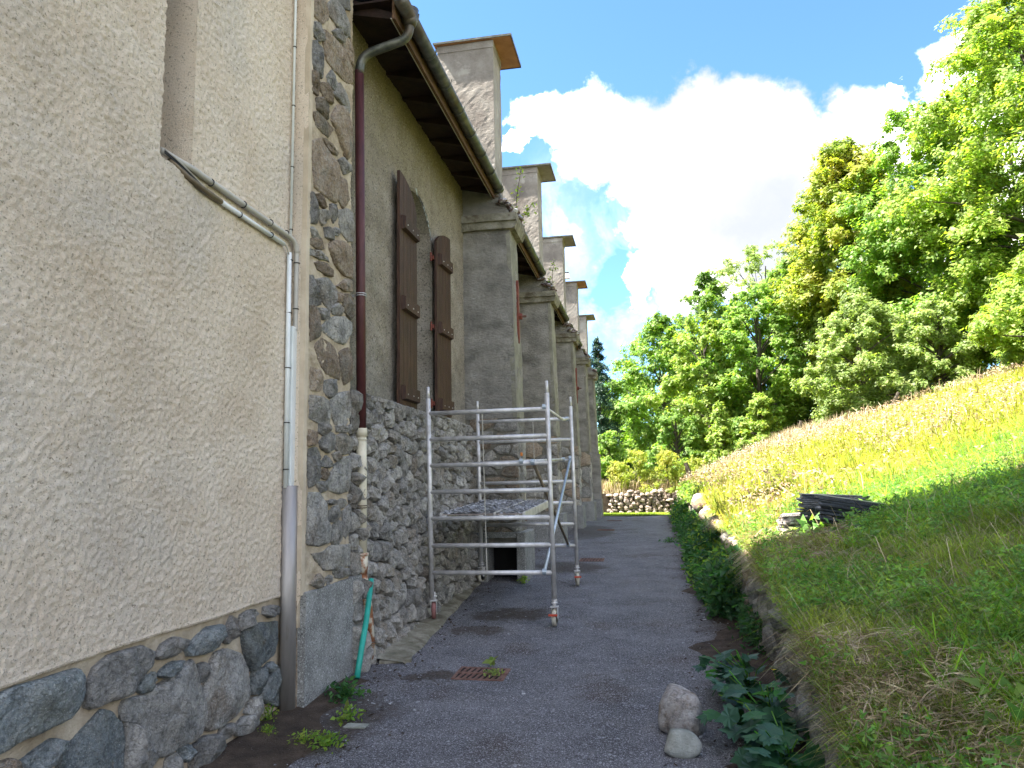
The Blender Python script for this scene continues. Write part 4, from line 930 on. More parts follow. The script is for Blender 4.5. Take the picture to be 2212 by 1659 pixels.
# ---- roof, soffit, gutter
rf = MB()
RX, RZ = -8.9, 12.75
rf.add([(-2.22, 6.36, 6.30), (-2.22, 29.95, 6.30), (RX, 29.95, RZ), (RX, 6.36, RZ)], [(0,1,2,3)])
rf.add([(-2.22, 6.36, 6.24), (RX, 6.36, RZ-.06), (RX, 29.95, RZ-.06), (-2.22, 29.95, 6.24)], [(0,1,2,3)])
rf.add([(-2.22, 6.36, 6.24), (-2.22, 29.95, 6.24), (-2.22, 29.95, 6.30), (-2.22, 6.36, 6.30)], [(0,1,2,3)])
rf.add([(-15.6, 6.36, 6.3), (RX, 6.36, RZ), (RX, 29.95, RZ), (-15.6, 29.95, 6.3)], [(0,1,2,3)])
rf.obj('roof', 'roof_slate', church)
bays = [(6.40, BY[0])] + [(BY[i]+.65, BY[i+1]) for i in range(4)]
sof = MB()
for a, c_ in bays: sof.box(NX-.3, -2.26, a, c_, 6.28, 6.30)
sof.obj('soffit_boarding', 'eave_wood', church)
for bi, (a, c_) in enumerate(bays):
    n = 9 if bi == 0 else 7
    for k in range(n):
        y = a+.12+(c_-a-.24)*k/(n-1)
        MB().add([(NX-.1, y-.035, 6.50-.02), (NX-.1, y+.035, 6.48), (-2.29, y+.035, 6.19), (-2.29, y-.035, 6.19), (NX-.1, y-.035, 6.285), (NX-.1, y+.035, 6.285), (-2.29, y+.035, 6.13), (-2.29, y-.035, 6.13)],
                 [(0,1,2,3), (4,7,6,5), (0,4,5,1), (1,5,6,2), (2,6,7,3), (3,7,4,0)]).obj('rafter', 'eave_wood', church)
    MB().box(-2.285, -2.255, a, c_, 6.08, 6.30).obj('fascia', 'fascia_wood', church)
    MB().tube([(-2.295, a, 6.085), (-2.295, c_-.1, 6.085)], .006, 6).obj('eaves_wire', 'grey_plastic', church)
    # half-round gutter
    gt = empty('gutter', (-2.17, a, 6.15), parent=church)
    gv = []; gf = []; n = 10; gx, gzz = -2.175, 6.235; L = [a-.05 if bi == 0 else a, c_-.02]
    for y in L:
        for rr in (.075, .071):
            for i in range(n+1):
                an = math.pi + math.pi*i/n; gv.append((gx+rr*math.cos(an), y, gzz+rr*math.sin(an)))
    m_ = n+1
    for i in range(n): gf += [(i, 2*m_+i, 2*m_+i+1, i+1), (m_+i, m_+i+1, 3*m_+i+1, 3*m_+i)]
    gf += [(0, m_, 3*m_, 2*m_), (n, 2*m_+n, 3*m_+n, m_+n), tuple(range(m_)), tuple(range(2*m_, 3*m_))[::-1]]
    mesh_obj('trough', gv, gf, 'zinc', gt, True)
    nb_ = 8 if bi == 0 else 5
    for k in range(nb_):
        y = a+.25+(c_-a-.4)*k/(nb_-1)
        bk = MB(); pts = [(gx+.081*math.cos(t), y, gzz+.081*math.sin(t)) for t in np.linspace(math.pi, 2*math.pi, 9)] + [(gx+.085, y, gzz+.03)]
        bk.tube(pts, .009, 5).obj('bracket', 'zinc', gt)
def downpipe(y, x0, x1, zsplit, ztop, m_top, m_mid, neck=True, ybot=None):
    d = empty('downpipe', (x1, y, 0), parent=church)
    return d
dp = empty('downpipe', (-2.66, 6.66, 0), parent=church); dp['label'] = 'tall oxide red downpipe with cream lower length beside the quoins'
yq = 6.60
neck = bez((-2.175, 6.62, 6.22), (-2.17, 6.62, 6.05), (-2.20, 6.62, 5.99), (-2.30, yq+.02, 5.97), 8) + bez((-2.52, yq+.01, 5.91), (-2.66, yq, 5.87), (-2.695, yq, 5.83), (-2.70, yq, 5.66), 8)
MB().tube(neck, .046, 14).obj('swan_neck', 'zinc', dp, True)
MB().tube([(-2.175, 6.62, 6.30), (-2.175, 6.62, 6.17), (-2.175, 6.62, 6.12)], .07, 14, rr=[.09, .075, .055]).obj('outlet', 'zinc', dp, True)
MB().tube([(-2.70, yq, 5.70), (-2.675, yq+.01, 3.6), (-2.66, yq+.02, 2.05)], .046, 16).obj('upper_pipe', 'oxide_paint', dp, True)
MB().tube([(-2.66, yq+.02, 2.10), (-2.655, yq+.04, .92)], .048, 16).obj('lower_pipe', 'cream_paint', dp, True)
m = MB(); m.tube([(-2.66, yq+.02, 2.02), (-2.66, yq+.02, 2.10)], .054, 16); m.tube([(-2.66, yq+.02, 1.985), (-2.66, yq+.02, 2.0)], .052, 16); m.obj('collar', 'cream_paint', dp, True)
m = MB(); m.tube([(-2.655, yq+.04, .76), (-2.655, yq+.04, .93)], .056, 16); m.tube([(-2.655, yq+.04, .92), (-2.655, yq+.04, .945)], .062, 16); m.obj('rusty_socket', 'rusty_cream', dp, True)
m = MB(); m.tube([(-2.655, yq+.04, .78), (-2.61, yq+.08, .45), (-2.585, yq+.12, -.08)], .044, 16); m.obj('foot_pipe', 'rusty_cream', dp, True)
for z, x, mm in ((3.38, -2.672, 'aluminium'), (1.36, -2.657, 'weathered_steel'), (.12, -2.592, 'weathered_steel')):
    m = MB(); yy = yq+.015 if z > 1 else yq+.105
    for dz in (0, .02): m.tube([(x+.052*math.cos(t), yy+.052*math.sin(t), z+dz) for t in np.linspace(0, 6.28, 14)], .005, 5)
    m.box(x-.14, x-.04, yy-.006, yy+.006, z, z+.02); m.obj('pipe_clamp', mm, dp)
dp2 = empty('downpipe', (-2.03, 11.95, 0), parent=church); dp2['label'] = 'cream and red downpipe behind the scaffold tower'
MB().tube([(-2.03, 11.98, 2.0), (-2.03, 11.98, .95)], .04, 12).obj('pipe', 'cream_paint', dp2, True)
MB().tube([(-2.03, 11.98, .95), (-2.03, 11.98, .12)], .045, 12).obj('foot', 'red_iron', dp2, True)
MB().tube([(-2.03, 11.98, .95), (-2.03, 11.98, 1.06)], .055, 12).obj('socket', 'red_iron', dp2, True)
# concrete apron along the foot of the nave wall
av = []; af = []
for i in range(40):
    y = 6.7+i*.125; e = -2.30-.010*math.sin(i*.9)-.008*i
    av += [(NX, y, pathz(-2.7, y)+.07), (min(e+.02, -2.2), y, pathz(e, y)+.02), (min(e+.07, -2.1), y, pathz(e, y)-.02)]
for i in range(39):
    for k in range(2): af.append((i*3+k, i*3+k+1, i*3+k+4, i*3+k+3))
tag(mesh_obj('concrete_apron', av, af, 'cornice', None, True), kind='structure')
# lawn-side downlight bits: skylight and small fittings far along the church
m = empty('roof_window', (-2.7, 24.95, 8.53), 'small open skylight frame standing above the fourth church pier', 'skylight')
q = MB(); q.add([(-2.95, 25.05, 8.56), (-2.45, 25.05, 8.56), (-2.48, 25.2, 8.80), (-2.95, 25.2, 8.80)], [(0,1,2,3)]); q.obj('glass_pane', 'sheet_steel', m)
q = MB(); q.tube([(-2.95, 25.05, 8.55), (-2.45, 25.05, 8.55), (-2.48, 25.2, 8.81), (-2.95, 25.2, 8.81)], .022, 6); q.obj('frame', 'zinc', m)
q = MB().tube([(-2.42, 21.9, 6.95), (-2.16, 22.0, 6.12), (-2.02, 22.0, 5.86), (-1.97, 22.0, 5.80)], .016, 6).obj('white_rod', 'white_plastic'); tag(q, 'bent white rod leaning from the third church pier', 'rod')

# ================================================================ RETAINING WALL along the meadow
rw = empty('retaining_wall', (1.0, 12, 0), 'dry fieldstone retaining wall holding up the grassy bank beside the path', 'wall')
cv = []; cf = []; ysr = np.linspace(-4, 32.4, 150)
for y in ysr:
    x = float(xw(y)); cv += [(x+.03, y, -.6), (x+.05, y, float(zw(y))-.02), (x+.5, y, float(zw(y))-.06)]
for i in range(len(ysr)-1):
    for k in range(2): cf.append((i*3+k, (i+1)*3+k, (i+1)*3+k+1, i*3+k+1))
mesh_obj('earth_fill', cv, cf, 'soil', rw)
rngw = random.Random(51)
polys = []
for (ya, yb_, n, st) in ((2.4, 5.5, 14, 1.0), (5.5, 10, 44, 1.0), (10, 20, 92, 1.0), (20, 32, 60, 1.0)):
    zt = float(max(zw(ya), zw(yb_)))
    ysc = .7
    pts = scatter(ya*ysc, yb_*ysc, -.1, zt, n, rngw)
    for p in voronoi(pts, ya*ysc, yb_*ysc, -.15, zt):
        p = [(q[0]/ysc, q[1]) for q in p]
        if len(p) < 3: continue
        c = np.mean(p, axis=0); lim = float(zw(c[0]))
        if c[1] > lim-.02: continue
        p = [(q[0], min(q[1], float(zw(q[0]))-.02)) for q in p]
        polys.append(p)
wr = lambda v: np.array([float(xw(v[1]))+.03 + v[0], v[1], v[2]])
rngd = random.Random(52)
for p in polys:
    yc_ = np.mean([q[0] for q in p]); det = yc_ < 7.5
    vs, fs = stone_geo(p, A3(0, 1, 0), A3(0, 0, 1), A3(-1, 0, 0), A3(0, 0, 0), rngd.uniform(.05, .13), rngd, n=8, inset=.01, detail=det)
    vs = [wr(v) for v in vs]
    mesh_obj('stone', vs, [f[::-1] for f in fs], rngd.choice(['stone_grey', 'rubble_stone', 'stone_brown'] if yc_ > 8 else ['stone_grey', 'stone_grey', 'rubble_stone']), rw, det)
for (y, z, r_) in ((16.2, 1.02, .24), (14.6, .86, .17), (17.4, 1.0, .17), (12.4, .78, .16), (20.5, 1.0, .2), (9.6, .70, .15), (24, .95, .22)):
    V, F = blob((float(xw(y))-.02, y, z), r_, rngd, (12, 8), .15, (rngd.random(), rngd.random(), 1), (1, 1.15, .85)); mesh_obj('cap_stone', V, F, 'warm_stone', rw, True)
# ================================================================ DRY STONE WALL at the end of the path
dw = empty('dry_stone_wall', (-.3, 32.3, .1), 'low dry stone wall of pale sunlit stones closing the end of the path', 'wall')
rngq = random.Random(61)
row = 0; z = .10
while z < 1.0:
    x = -1.92 + rngq.uniform(0, .2) + .12*row*0
    while x < 1.25:
        wd = rngq.uniform(.14, .40); ht = rngq.uniform(.10, .19)
        xr_ = 1.3
        if z < .98+.04*math.sin(x*5) + (.25 if x > .9 else 0):
            V, F = blob((x+wd/2, 32.32+rngq.uniform(-.05, .05)+.06*z, z+ht/2), .5, rngq, (7, 5), .38, (rngq.uniform(-.2, .2), rngq.uniform(-.25, .25), 0), (wd*1.12, .34, ht*1.2))
            V = facet(V, V.mean(0), (wd+ht)*.36, 7, rngq.randint(0, 9999)); mesh_obj('stone', V, F, 'warm_stone', dw)
        x += wd*.96
    z += .125; row += 1
MB().box(-1.8, 1.3, 32.42, 32.5, 0, .92).obj('hearting', 'soil', dw)

sv = []; sf = []; ysq = np.linspace(3.0, 27, 150)
for k, y in enumerate(ysq):
    e = float(xw(y)) - .42 - .16*math.sin(y*1.9) - .10*math.sin(y*4.3+1) - .06*math.sin(y*11)
    for j in range(6):
        x = e + (float(xw(y))+.06-e)*j/5; sv.append((x, y, pathz(x, y)+(.0005 if j == 0 else .006+.012*j/5+.006*math.sin(7*y+j))))
for k in range(len(ysq)-1):
    for j in range(5): sf.append((k*6+j, k*6+j+1, (k+1)*6+j+1, (k+1)*6+j))
tag(mesh_obj('soil_strip', sv, sf, 'soil', None, True), kind='structure')
sv = []; sf = []; ysq = np.linspace(2.6, 6.2, 50)
for k, y in enumerate(ysq):
    e = -2.30 + .10*math.sin(y*3.1) + .06*math.sin(y*8) - .10*max(0, y-5.2)
    for j in range(6):
        x = e + (-2.80-e)*j/5; sv.append((x, y, pathz(x, y)+(.0005 if j == 0 else .006+.02*j/5+.006*math.sin(9*y+j*2))))
for k in range(len(ysq)-1):
    for j in range(5): sf.append((k*6+j, (k+1)*6+j, (k+1)*6+j+1, k*6+j+1))
tag(mesh_obj('soil_strip', sv, sf, 'soil', None, True), kind='structure')

# ================================================================ SCAFFOLD TOWER
sc = empty('scaffold_tower', (-1.8, 9.6, .1), 'aluminium mobile scaffold tower on four castors standing by the rubble wall', 'scaffold')
def tilt(z, y): return z + (y-8.4)*.0345
FX0, FX1 = -2.51, -1.10
YF, YB = 8.40, 10.88
frames = []
for fi, (y, x0, x1) in enumerate(((YF, FX0, FX1), (YB, -2.49, -1.085))):
    fr = empty('ladder_frame', ((x0+x1)/2, y, .27), parent=sc)
    dz = tilt(0, y) ; al = 'aluminium'
    lean = .012
    for x, s in ((x0, 0), (x1, .01)):
        o = MB(); o.tube([(x, y, .27+dz), (x-.018, y-.05, 2.56+dz+s)], .0275, 14).obj('upright', al, fr, True)
        MB().tube([(x-.018, y-.05, 2.55+dz), (x-.019, y-.052, 2.70+dz+s)], .020, 12).obj('spigot', al, fr, True)
    for k in range(7):
        z = .555+.305*k+dz; t = (z-dz-.27)/2.3
        MB().tube([(x0-.018*t, y-.05*t, z), (x1-.018*t, y-.05*t, z+.004)], .0255, 12).obj('rung', al, fr, True)
# castors
def castor(x, y, zg, ang, wheel, lever, axis):
    c = empty('castor', (x, y, zg), parent=sc)
    z = zg
    m = MB(); m.tube([(x, y, z+.20), (x, y, z+.30)], .021, 10); m.tube([(x, y, z+.245), (x, y, z+.262)], .036, 10); m.tube([(x, y, z+.275), (x, y, z+.285)], .032, 10); m.obj('stem', 'aluminium', c, True)
    ca, sa = math.cos(ang), math.sin(ang)
    def L(a, b_, zz): return (x+a*ca-b_*sa, y+a*sa+b_*ca, z+zz)
    def bx(a0, a1, b0, b1, z0, z1):
        m = MB(); m.add([L(a0,b0,z0),L(a1,b0,z0),L(a1,b1,z0),L(a0,b1,z0),L(a0,b0,z1),L(a1,b0,z1),L(a1,b1,z1),L(a0,b1,z1)], [(0,3,2,1),(4,5,6,7),(0,1,5,4),(1,2,6,5),(2,3,7,6),(3,0,4,7)]); return m
    m = bx(-.05, .05, -.042, .042, .205, .215)
    for s in (-1, 1):
        p = [L(-.045, s*.031, .205), L(.045, s*.031, .205), L(.03, s*.031, .09), L(.0, s*.031, .07), L(-.03, s*.031, .10)]
        q = [L(-.045, s*.035, .205), L(.045, s*.035, .205), L(.03, s*.035, .09), L(.0, s*.035, .07), L(-.03, s*.035, .10)]
        m.add(p+q, [(0,1,2,3,4), (9,8,7,6,5)] + [(i, (i+1) % 5, 5+(i+1) % 5, 5+i) for i in range(5)])
    m.obj('fork', 'aluminium', c)
    w_ = MB(); n = 22; prof = [(-.024, .07), (-.021, .092), (0, .096), (.021, .092), (.024, .07)]
    vs = []; fs = []
    for b_, r in prof:
        for i in range(n): a = 2*math.pi*i/n; vs.append(L(r*math.cos(a), b_, .097+r*math.sin(a)))
    for j in range(len(prof)-1):
        for i in range(n): fs.append((j*n+i, j*n+(i+1) % n, (j+1)*n+(i+1) % n, (j+1)*n+i))
    fs.append(tuple(range(n))); fs.append(tuple(4*n+i for i in range(n))[::-1])
    wh = mesh_obj('wheel', vs, fs, wheel, c, True)
    h = MB(); h.tube([L(0, -.032, .097), L(0, .032, .097)], .018, 10); h.obj('hub', 'aluminium', c, True)
    if lever:
        bx(-.115, -.085, -.045, .05, .125, .145).obj('brake_lever', 'red_plastic', c)
castor(-2.50, 8.44, float(pathz(-2.5, 8.44))+.03, math.pi/2+.25, 'red_rubber', False, 'y')
castor(-1.10, 8.40, float(pathz(-1.1, 8.4)), math.pi/2-.05, 'cream_rubber', True, 'y')
castor(-1.085, 10.88, float(pathz(-1.085, 10.88)), math.pi/2+.2, 'cream_rubber', True, 'y')
castor(-2.49, 10.88, float(pathz(-2.49, 10.88))+.03, math.pi/2-.3, 'cream_rubber', False, 'y')
def brace(pa, pb, m, r=.018, flat=False, label=None, mid=None):
    e = empty('brace', pa, parent=sc)
    if label: e['label'] = label
    pts = [pa, pb] if mid is None else [pa, mid, pb]
    MB().tube(pts, r, 10).obj('tube', m, e, True)
    for p in (pa, pb):
        c = MB(); c.tube([(p[0]-.022, p[1], p[2]), (p[0]+.022, p[1], p[2])], .034, 10); c.obj('claw_clamp', 'galvanised', e)
        c = MB(); c.tube([(p[0]-.03, p[1], p[2]), (p[0]+.03, p[1], p[2])], .009, 6); c.obj('bolt', 'galvanised', e)
brace((-1.20, YF-.02, .57), (-1.13, YB-.03, 1.90), 'galvanised', .020, label='bright galvanised diagonal brace')
brace((-1.30, YF-.04, 1.79), (-1.20, YB-.02, .66), 'weathered_steel', .019, label='dark weathered diagonal brace')
brace((-1.15, YF-.05, 2.41), (-1.16, YB-.06, 2.47), 'aluminium', .020, mid=(-1.12, 9.9, 2.385))
brace((-1.43, YF-.04, 1.80), (-1.23, YB-.05, 1.88), 'aluminium', .018)
m = MB(); m.box(-1.44, -1.415, YF-.06, YF-.03, 1.86, 1.90, .005); m.obj('orange_catch', 'orange_plastic', sc)
m = MB(); m.tube([(-1.86, YF+.0, .55), (-1.88, YF-.05, 2.40)], .0055, 6); m.obj('tie_rod', 'grey_plastic', sc)
m = MB(); m.tube([(-1.66, YB+.0, 1.2), (-1.67, YB-.05, 2.47)], .0055, 6); m.obj('tie_rod', 'grey_plastic', sc)
pf = empty('platform', (-1.9, 9.6, 1.2), parent=sc)
def dk(x0, x1, z0, z1, m, name, y0=8.46, y1=10.82, c=.003):
    b_ = MB(); b_.box(x0, x1, y0, y1, 0, 1, c if (z1-z0) > .01 else 0)
    vs = [(v[0], v[1], tilt(z0 + (z1-z0)*v[2] if c <= 0 or v[2] in (0, 1) else z0+(z1-z0)*(0.1 if v[2] < .5 else .9), v[1])) for v in b_.v]
    mesh_obj(name, vs, b_.f, m, pf)
dk(-2.40, -1.80, 1.195, 1.207, 'deck_ply', 'deck_board'); dk(-1.755, -1.46, 1.195, 1.207, 'deck_ply', 'deck_board')
for x in (-2.43, -1.79, -1.45): dk(x, x+.028, 1.13, 1.225, 'aluminium', 'side_rail')
for x in (-2.35, -1.92, -1.68, -1.50):
    for y in (8.40, 10.86):
        m = MB(); m.tube([(x, y+.028*math.cos(a), tilt(1.165+.028*math.sin(a), y)) for a in np.linspace(-.3, 3.4, 8)], .008, 6); m.box(x-.02, x+.02, y-.03, y+.03, tilt(1.188, y), tilt(1.2, y)); m.obj('hook', 'aluminium', pf)
# slate fragments lying on the platform
rs = random.Random(71); dbm = MB()
def chip(mb, c, r, rng, flat=.25):
    n = rng.randint(4, 6); a0 = rng.uniform(0, 6); tx, ty = rng.uniform(-flat, flat), rng.uniform(-flat, flat); th = r*rng.uniform(.12, .3)
    top = []; bot = []
    for i in range(n):
        a = a0+2*math.pi*i/n+rng.uniform(-.3, .3); rr = r*rng.uniform(.55, 1.1); x, y = rr*math.cos(a)*1.3, rr*math.sin(a)
        zt = x*tx+y*ty
        top.append((c[0]+x, c[1]+y, c[2]+zt+th)); bot.append((c[0]+x, c[1]+y, c[2]+zt))
    mb.add(top+bot, [tuple(range(n)), tuple(range(n, 2*n))[::-1]] + [(i, n+i, n+(i+1) % n, (i+1) % n) for i in range(n)])
for k in range(1700):
    left = rs.random() < .72
    x = rs.uniform(-2.39, -1.82) if left else rs.uniform(-1.75, -1.47); y = rs.uniform(8.5, 10.8)
    chip(dbm, (x, y, tilt(1.208, y)+rs.uniform(0, .02 if left else .004)), rs.uniform(.012, .04), rs, .5)
tag(dbm.obj('slate_debris', 'debris'), 'broken slate and grit strewn over the scaffold platform', 'debris', kind='stuff')

# ================================================================ SMALL THINGS ON THE PATH
def drain(x0, x1, y0, y1, label, nb=8, rows=2, skew=.12):
    z = float(pathz((x0+x1)/2, (y0+y1)/2))+.006
    g = empty('drain_grate', ((x0+x1)/2, (y0+y1)/2, z), label, 'drain grate', 'iron drain grates let into the path')
    Z = lambda x, y: pathz(x, y)+.008
    f = MB()
    def bar(xa, xb, ya, yb, h=.012, sk=0):
        f.add([(xa,ya,Z(xa,ya)-h),(xb,ya,Z(xb,ya)-h),(xb+sk,yb,Z(xb,yb)-h),(xa+sk,yb,Z(xa,yb)-h),(xa,ya,Z(xa,ya)),(xb,ya,Z(xb,ya)),(xb+sk,yb,Z(xb,yb)),(xa+sk,yb,Z(xa,yb))],
              [(0,3,2,1),(4,5,6,7),(0,1,5,4),(1,2,6,5),(2,3,7,6),(3,0,4,7)])
    e = .025; bar(x0, x1, y0, y0+e); bar(x0, x1, y1-e, y1); bar(x0, x0+e, y0+e, y1-e); bar(x1-e, x1, y0+e, y1-e)
    f.obj('rim', 'rusty_iron', g)
    ym = (y0+y1)/2
    for r in range(rows):
        ya = y0+e+(y1-y0-2*e)*r/rows; yb_ = y0+e+(y1-y0-2*e)*(r+1)/rows-.004
        for k in range(nb):
            f = MB(); x = x0+e+(x1-x0-2*e)*(k+.5)/nb; w2 = (x1-x0)/nb*.23
            sk = .02
            f.add([(x-w2,ya,Z(x,ya)-.01),(x+w2,ya,Z(x,ya)-.01),(x+w2+sk,yb_,Z(x,yb_)-.01),(x-w2+sk,yb_,Z(x,yb_)-.01),(x-w2,ya,Z(x,ya)-.001),(x+w2,ya,Z(x,ya)-.001),(x+w2+sk,yb_,Z(x,yb_)-.001),(x-w2+sk,yb_,Z(x,yb_)-.001)],
                  [(0,3,2,1),(4,5,6,7),(0,1,5,4),(1,2,6,5),(2,3,7,6),(3,0,4,7)]); f.obj('bar', 'rusty_iron', g)
    f = MB(); f.box(x0, x1, ym-.015, ym+.015, Z(x0, ym)-.012, Z(x0, ym)+.001); f.obj('cross_bar', 'rusty_iron', g)
    f = MB(); f.add([(x0+.005,y0+.005,Z(x0,y0)-.006),(x1-.005,y0+.005,Z(x1,y0)-.006),(x1-.005,y1-.005,Z(x1,y1)-.006),(x0+.005,y1-.005,Z(x0,y1)-.006)], [(0,1,2,3)]); f.obj('sump', 'dark_void', g)
drain(-1.73, -1.28, 6.33, 6.70, 'rusty drain grate nearest the camera, in front of the scaffold tower')
drain(-1.32, -.88, 13.6, 14.0, 'drain grate just behind the far castor of the scaffold tower', 7, 1)
drain(-1.45, -1.0, 20.2, 20.6, 'drain grate beside the third buttress, middle of the three far grates', 7, 1)
drain(-1.5, -1.0, 25.6, 26.1, 'farthest drain grate near the lawn at the end of the path', 7, 1)
# leaning green pipe, stone slab, rocks
t = MB(); t.tube([(-2.50, 6.16, pathz(-2.50, 6.16)+.03), (-2.525, 6.32, .16), (-2.55, 6.50, .38), (-2.585, 6.70, .70)], .026, 14)
o = tag(t.obj('plastic_pipe', 'teal_plastic', None, True), 'teal green plastic pipe leaning against the foot of the downpipe', 'pipe')
V, F = rough_box(-2.55, -2.26, 6.72, 7.03, float(pathz(-2.4, 6.85))-.03, float(pathz(-2.4, 6.85))+.022, .06, .006, ns=5)
ang = .3; C_ = V.mean(0); D_ = V-C_; V = C_+np.c_[D_[:, 0]*math.cos(ang)-D_[:, 1]*math.sin(ang), D_[:, 0]*math.sin(ang)+D_[:, 1]*math.cos(ang), D_[:, 2]]
tag(mesh_obj('stone_slab', V, F, 'cornice'), 'flat broken concrete slab lying at the foot of the downpipe', 'slab')
V, F = blob((.13, 5.40, pathz(.1, 5.3)+.115), .235, random.Random(5), (30, 22), .24, (.1, .1, .6), (1.12, 1.0, .66)); 
V += (fnoise(V, 9, 3)*.014)[:, None]
V = facet(V, np.array([.135, 5.37, pathz(.1, 5.3)+.115]), .205, 20, 5); V += (fnoise(V, 26, 3)*.006)[:, None]
tag(mesh_obj('boulder', V, F, 'boulder_pale', None, True), 'larger pale pitted rock with a brown flank lying on the path', 'rock')
V, F = blob((.105, 4.95, pathz(.1, 4.95)+.065), .135, random.Random(9), (22, 14), .12, (.1, .1, -.5), (1.1, .85, .62))
V += (fnoise(V, 12, 2)*.005)[:, None]
V = facet(V, np.array([.105, 4.95, pathz(.1, 4.95)+.065]), .108, 14, 7); V += (fnoise(V, 34, 3)*.003)[:, None]
tag(mesh_obj('boulder', V, F, 'boulder_grey', None, True), 'smaller smooth grey rock in front of the pale rock', 'rock')
# grit on the path
gm = MB()
for k in range(7500):
    y = 3.6+11*rs.random()**1.7; edge = rs.random()
    if edge < .35: x = rs.gauss(.55, .25)
    elif edge < .55: x = rs.gauss(-2.3, .22)
    else: x = rs.uniform(-2.5, .8)
    if not (-2.72 < x < float(xw(y))): continue
    if x < -2.3 and y < 5.4 and x < -2.5: continue
    chip(gm, (x, y, pathz(x, y)-.001), rs.choice([.004, .004, .005, .006, .008, .012 if rs.random() < .4 else .006, .018 if rs.random() < .12 else .005])*(1+max(0, y-6)*.06), rs, .3)
tag(gm.obj('grit', 'debris'), 'fine gravel and slate chips scattered over the path', 'gravel', kind='stuff')
lm = MB()
for k in range(2600):
    y = 3.6+20*rs.random()**1.6
    x = float(xw(y))-abs(rs.gauss(.12, .28)) if rs.random() < .7 else rs.gauss(-2.25, .2)
    if x < -2.7 or x > float(xw(y))-.02: continue
    chip(lm, (x, y, pathz(x, y)+.004), rs.uniform(.004, .015), rs, .6)
tag(lm.obj('leaf_litter', 'soil'), 'dark leaf litter and crumbs of soil along the path edges', 'litter', kind='stuff')
V, F = rough_box(-2.18, -2.02, 5.13, 5.21, pathz(-2.1, 5.17)+.002, pathz(-2.1, 5.17)+.012, .03, .004, ns=8); tag(mesh_obj('slate_chip', V, F, 'boulder_grey'), 'pale flat stone chip on the soil near the steel cover', 'stone chip')

# slates stacked on the bank
def slate_pile(cx, cy, z0, n, L, Wd, ang, drift, label, matn='slate', roll=.06, seed=1, th=.012):
    r = random.Random(seed); p = empty('slate_stack', (cx, cy, z0), label, 'slate stack', 'stacks of roofing slates on the bank')
    z = z0
    for k in range(n):
        l, w_ = L*r.uniform(.85, 1.05), Wd*r.uniform(.85, 1.05); a = ang+r.uniform(-.08, .08); t_ = th*r.uniform(.8, 1.6)
        ox, oy = drift[0]*k + r.uniform(-.03, .03), drift[1]*k + r.uniform(-.02, .02)
        m = MB(); poly = [(-l/2, -w_/2), (l/2-.02, -w_/2), (l/2, -w_/2+.03), (l/2, w_/2), (-l/2+.03, w_/2), (-l/2, w_/2-.03)]
        k6 = len(poly); vs = []
        for zz in (0, t_*.85):
            for q in poly: 
                lx = q[0]; vs.append((cx+ox+q[0]*math.cos(a)-q[1]*math.sin(a), cy+oy+q[0]*math.sin(a)+q[1]*math.cos(a), z+zz - lx*roll + r.uniform(-.002, .002)))
        m.add(vs, [tuple(range(k6))[::-1], tuple(range(k6, 2*k6))] + [(i, (i+1) % k6, k6+(i+1) % k6, k6+i) for i in range(k6)])
        m.obj('slate', matn, p); z += t_
slate_pile(1.84, 8.50, hz(1.84, 8.5)-.02, 20, .64, .38, -.12, (.004, .001), 'taller stack of dark slates at the back of the pile on the bank', seed=3, roll=.05, th=.0165)
slate_pile(2.02, 8.06, hz(2.02, 8.06)-.01, 15, .66, .32, -.28, (-.002, .0), 'lower tilted stack of slates in front, sliding into the grass', seed=4, roll=.16, th=.0145)
pr_ = random.Random(8)
p = empty('stone_pile', (1.48, 8.5, hz(1.48, 8.5)), 'pale pinkish stone flakes piled left of the slate stacks', 'stone pile')
for k in range(20):
    V, F = rough_box(-.10, .10, -.08, .08, -.012, .012, .06, .006, ns=9)
    a = pr_.uniform(-.5, .5); c, s = math.cos(a), math.sin(a); q = V.copy(); V = np.c_[q[:, 0]*c-q[:, 1]*s, q[:, 0]*s+q[:, 1]*c, q[:, 2]+q[:, 0]*pr_.uniform(-.15, .15)]
    V = V + np.array([1.48+pr_.uniform(-.05, .06), 8.48+pr_.uniform(-.06, .06), hz(1.48, 8.48)+.0+k*.014]); mesh_obj('stone_flake', V, F, 'boulder_pale', p)
# ================================================================ VEGETATION
def leaves(rng, C, Nrm, size, aspect=.62, fold=.12, jit=.35, tmpl='kite'):
    """C (N,3) leaf bases, Nrm (N,3) rough facing; returns (N,4,3)"""
    N = len(C)
    n = Nrm + rng.normal(size=(N, 3))*jit; n /= np.linalg.norm(n, axis=1, keepdims=True)+1e-9
    t = np.cross(n, rng.normal(size=(N, 3))); t /= np.linalg.norm(t, axis=1, keepdims=True)+1e-9
    b_ = np.cross(n, t); L = (size*rng.uniform(.65, 1.25, N))[:, None]
    return np.stack([C, C+t*L*.45+b_*L*aspect*.5+n*L*fold, C+t*L, C+t*L*.45-b_*L*aspect*.5+n*L*fold], 1)
def limb_mesh(mb, a, c, r0, r1, rng, n=6, wob=.08):
    a, c = np.array(a, float), np.array(c, float); L = np.linalg.norm(c-a); pts = []
    for i in range(5):
        t = i/4; p = a+(c-a)*t; p = p + np.array([rng.gauss(0,1)*wob*L*.25, rng.gauss(0,1)*wob*L*.25, math.sin(t*math.pi)*L*.05])*(0 < i < 4); pts.append(tuple(p))
    mb.tube(pts, r0, n, False, [r0+(r1-r0)*i/4 for i in range(5)])
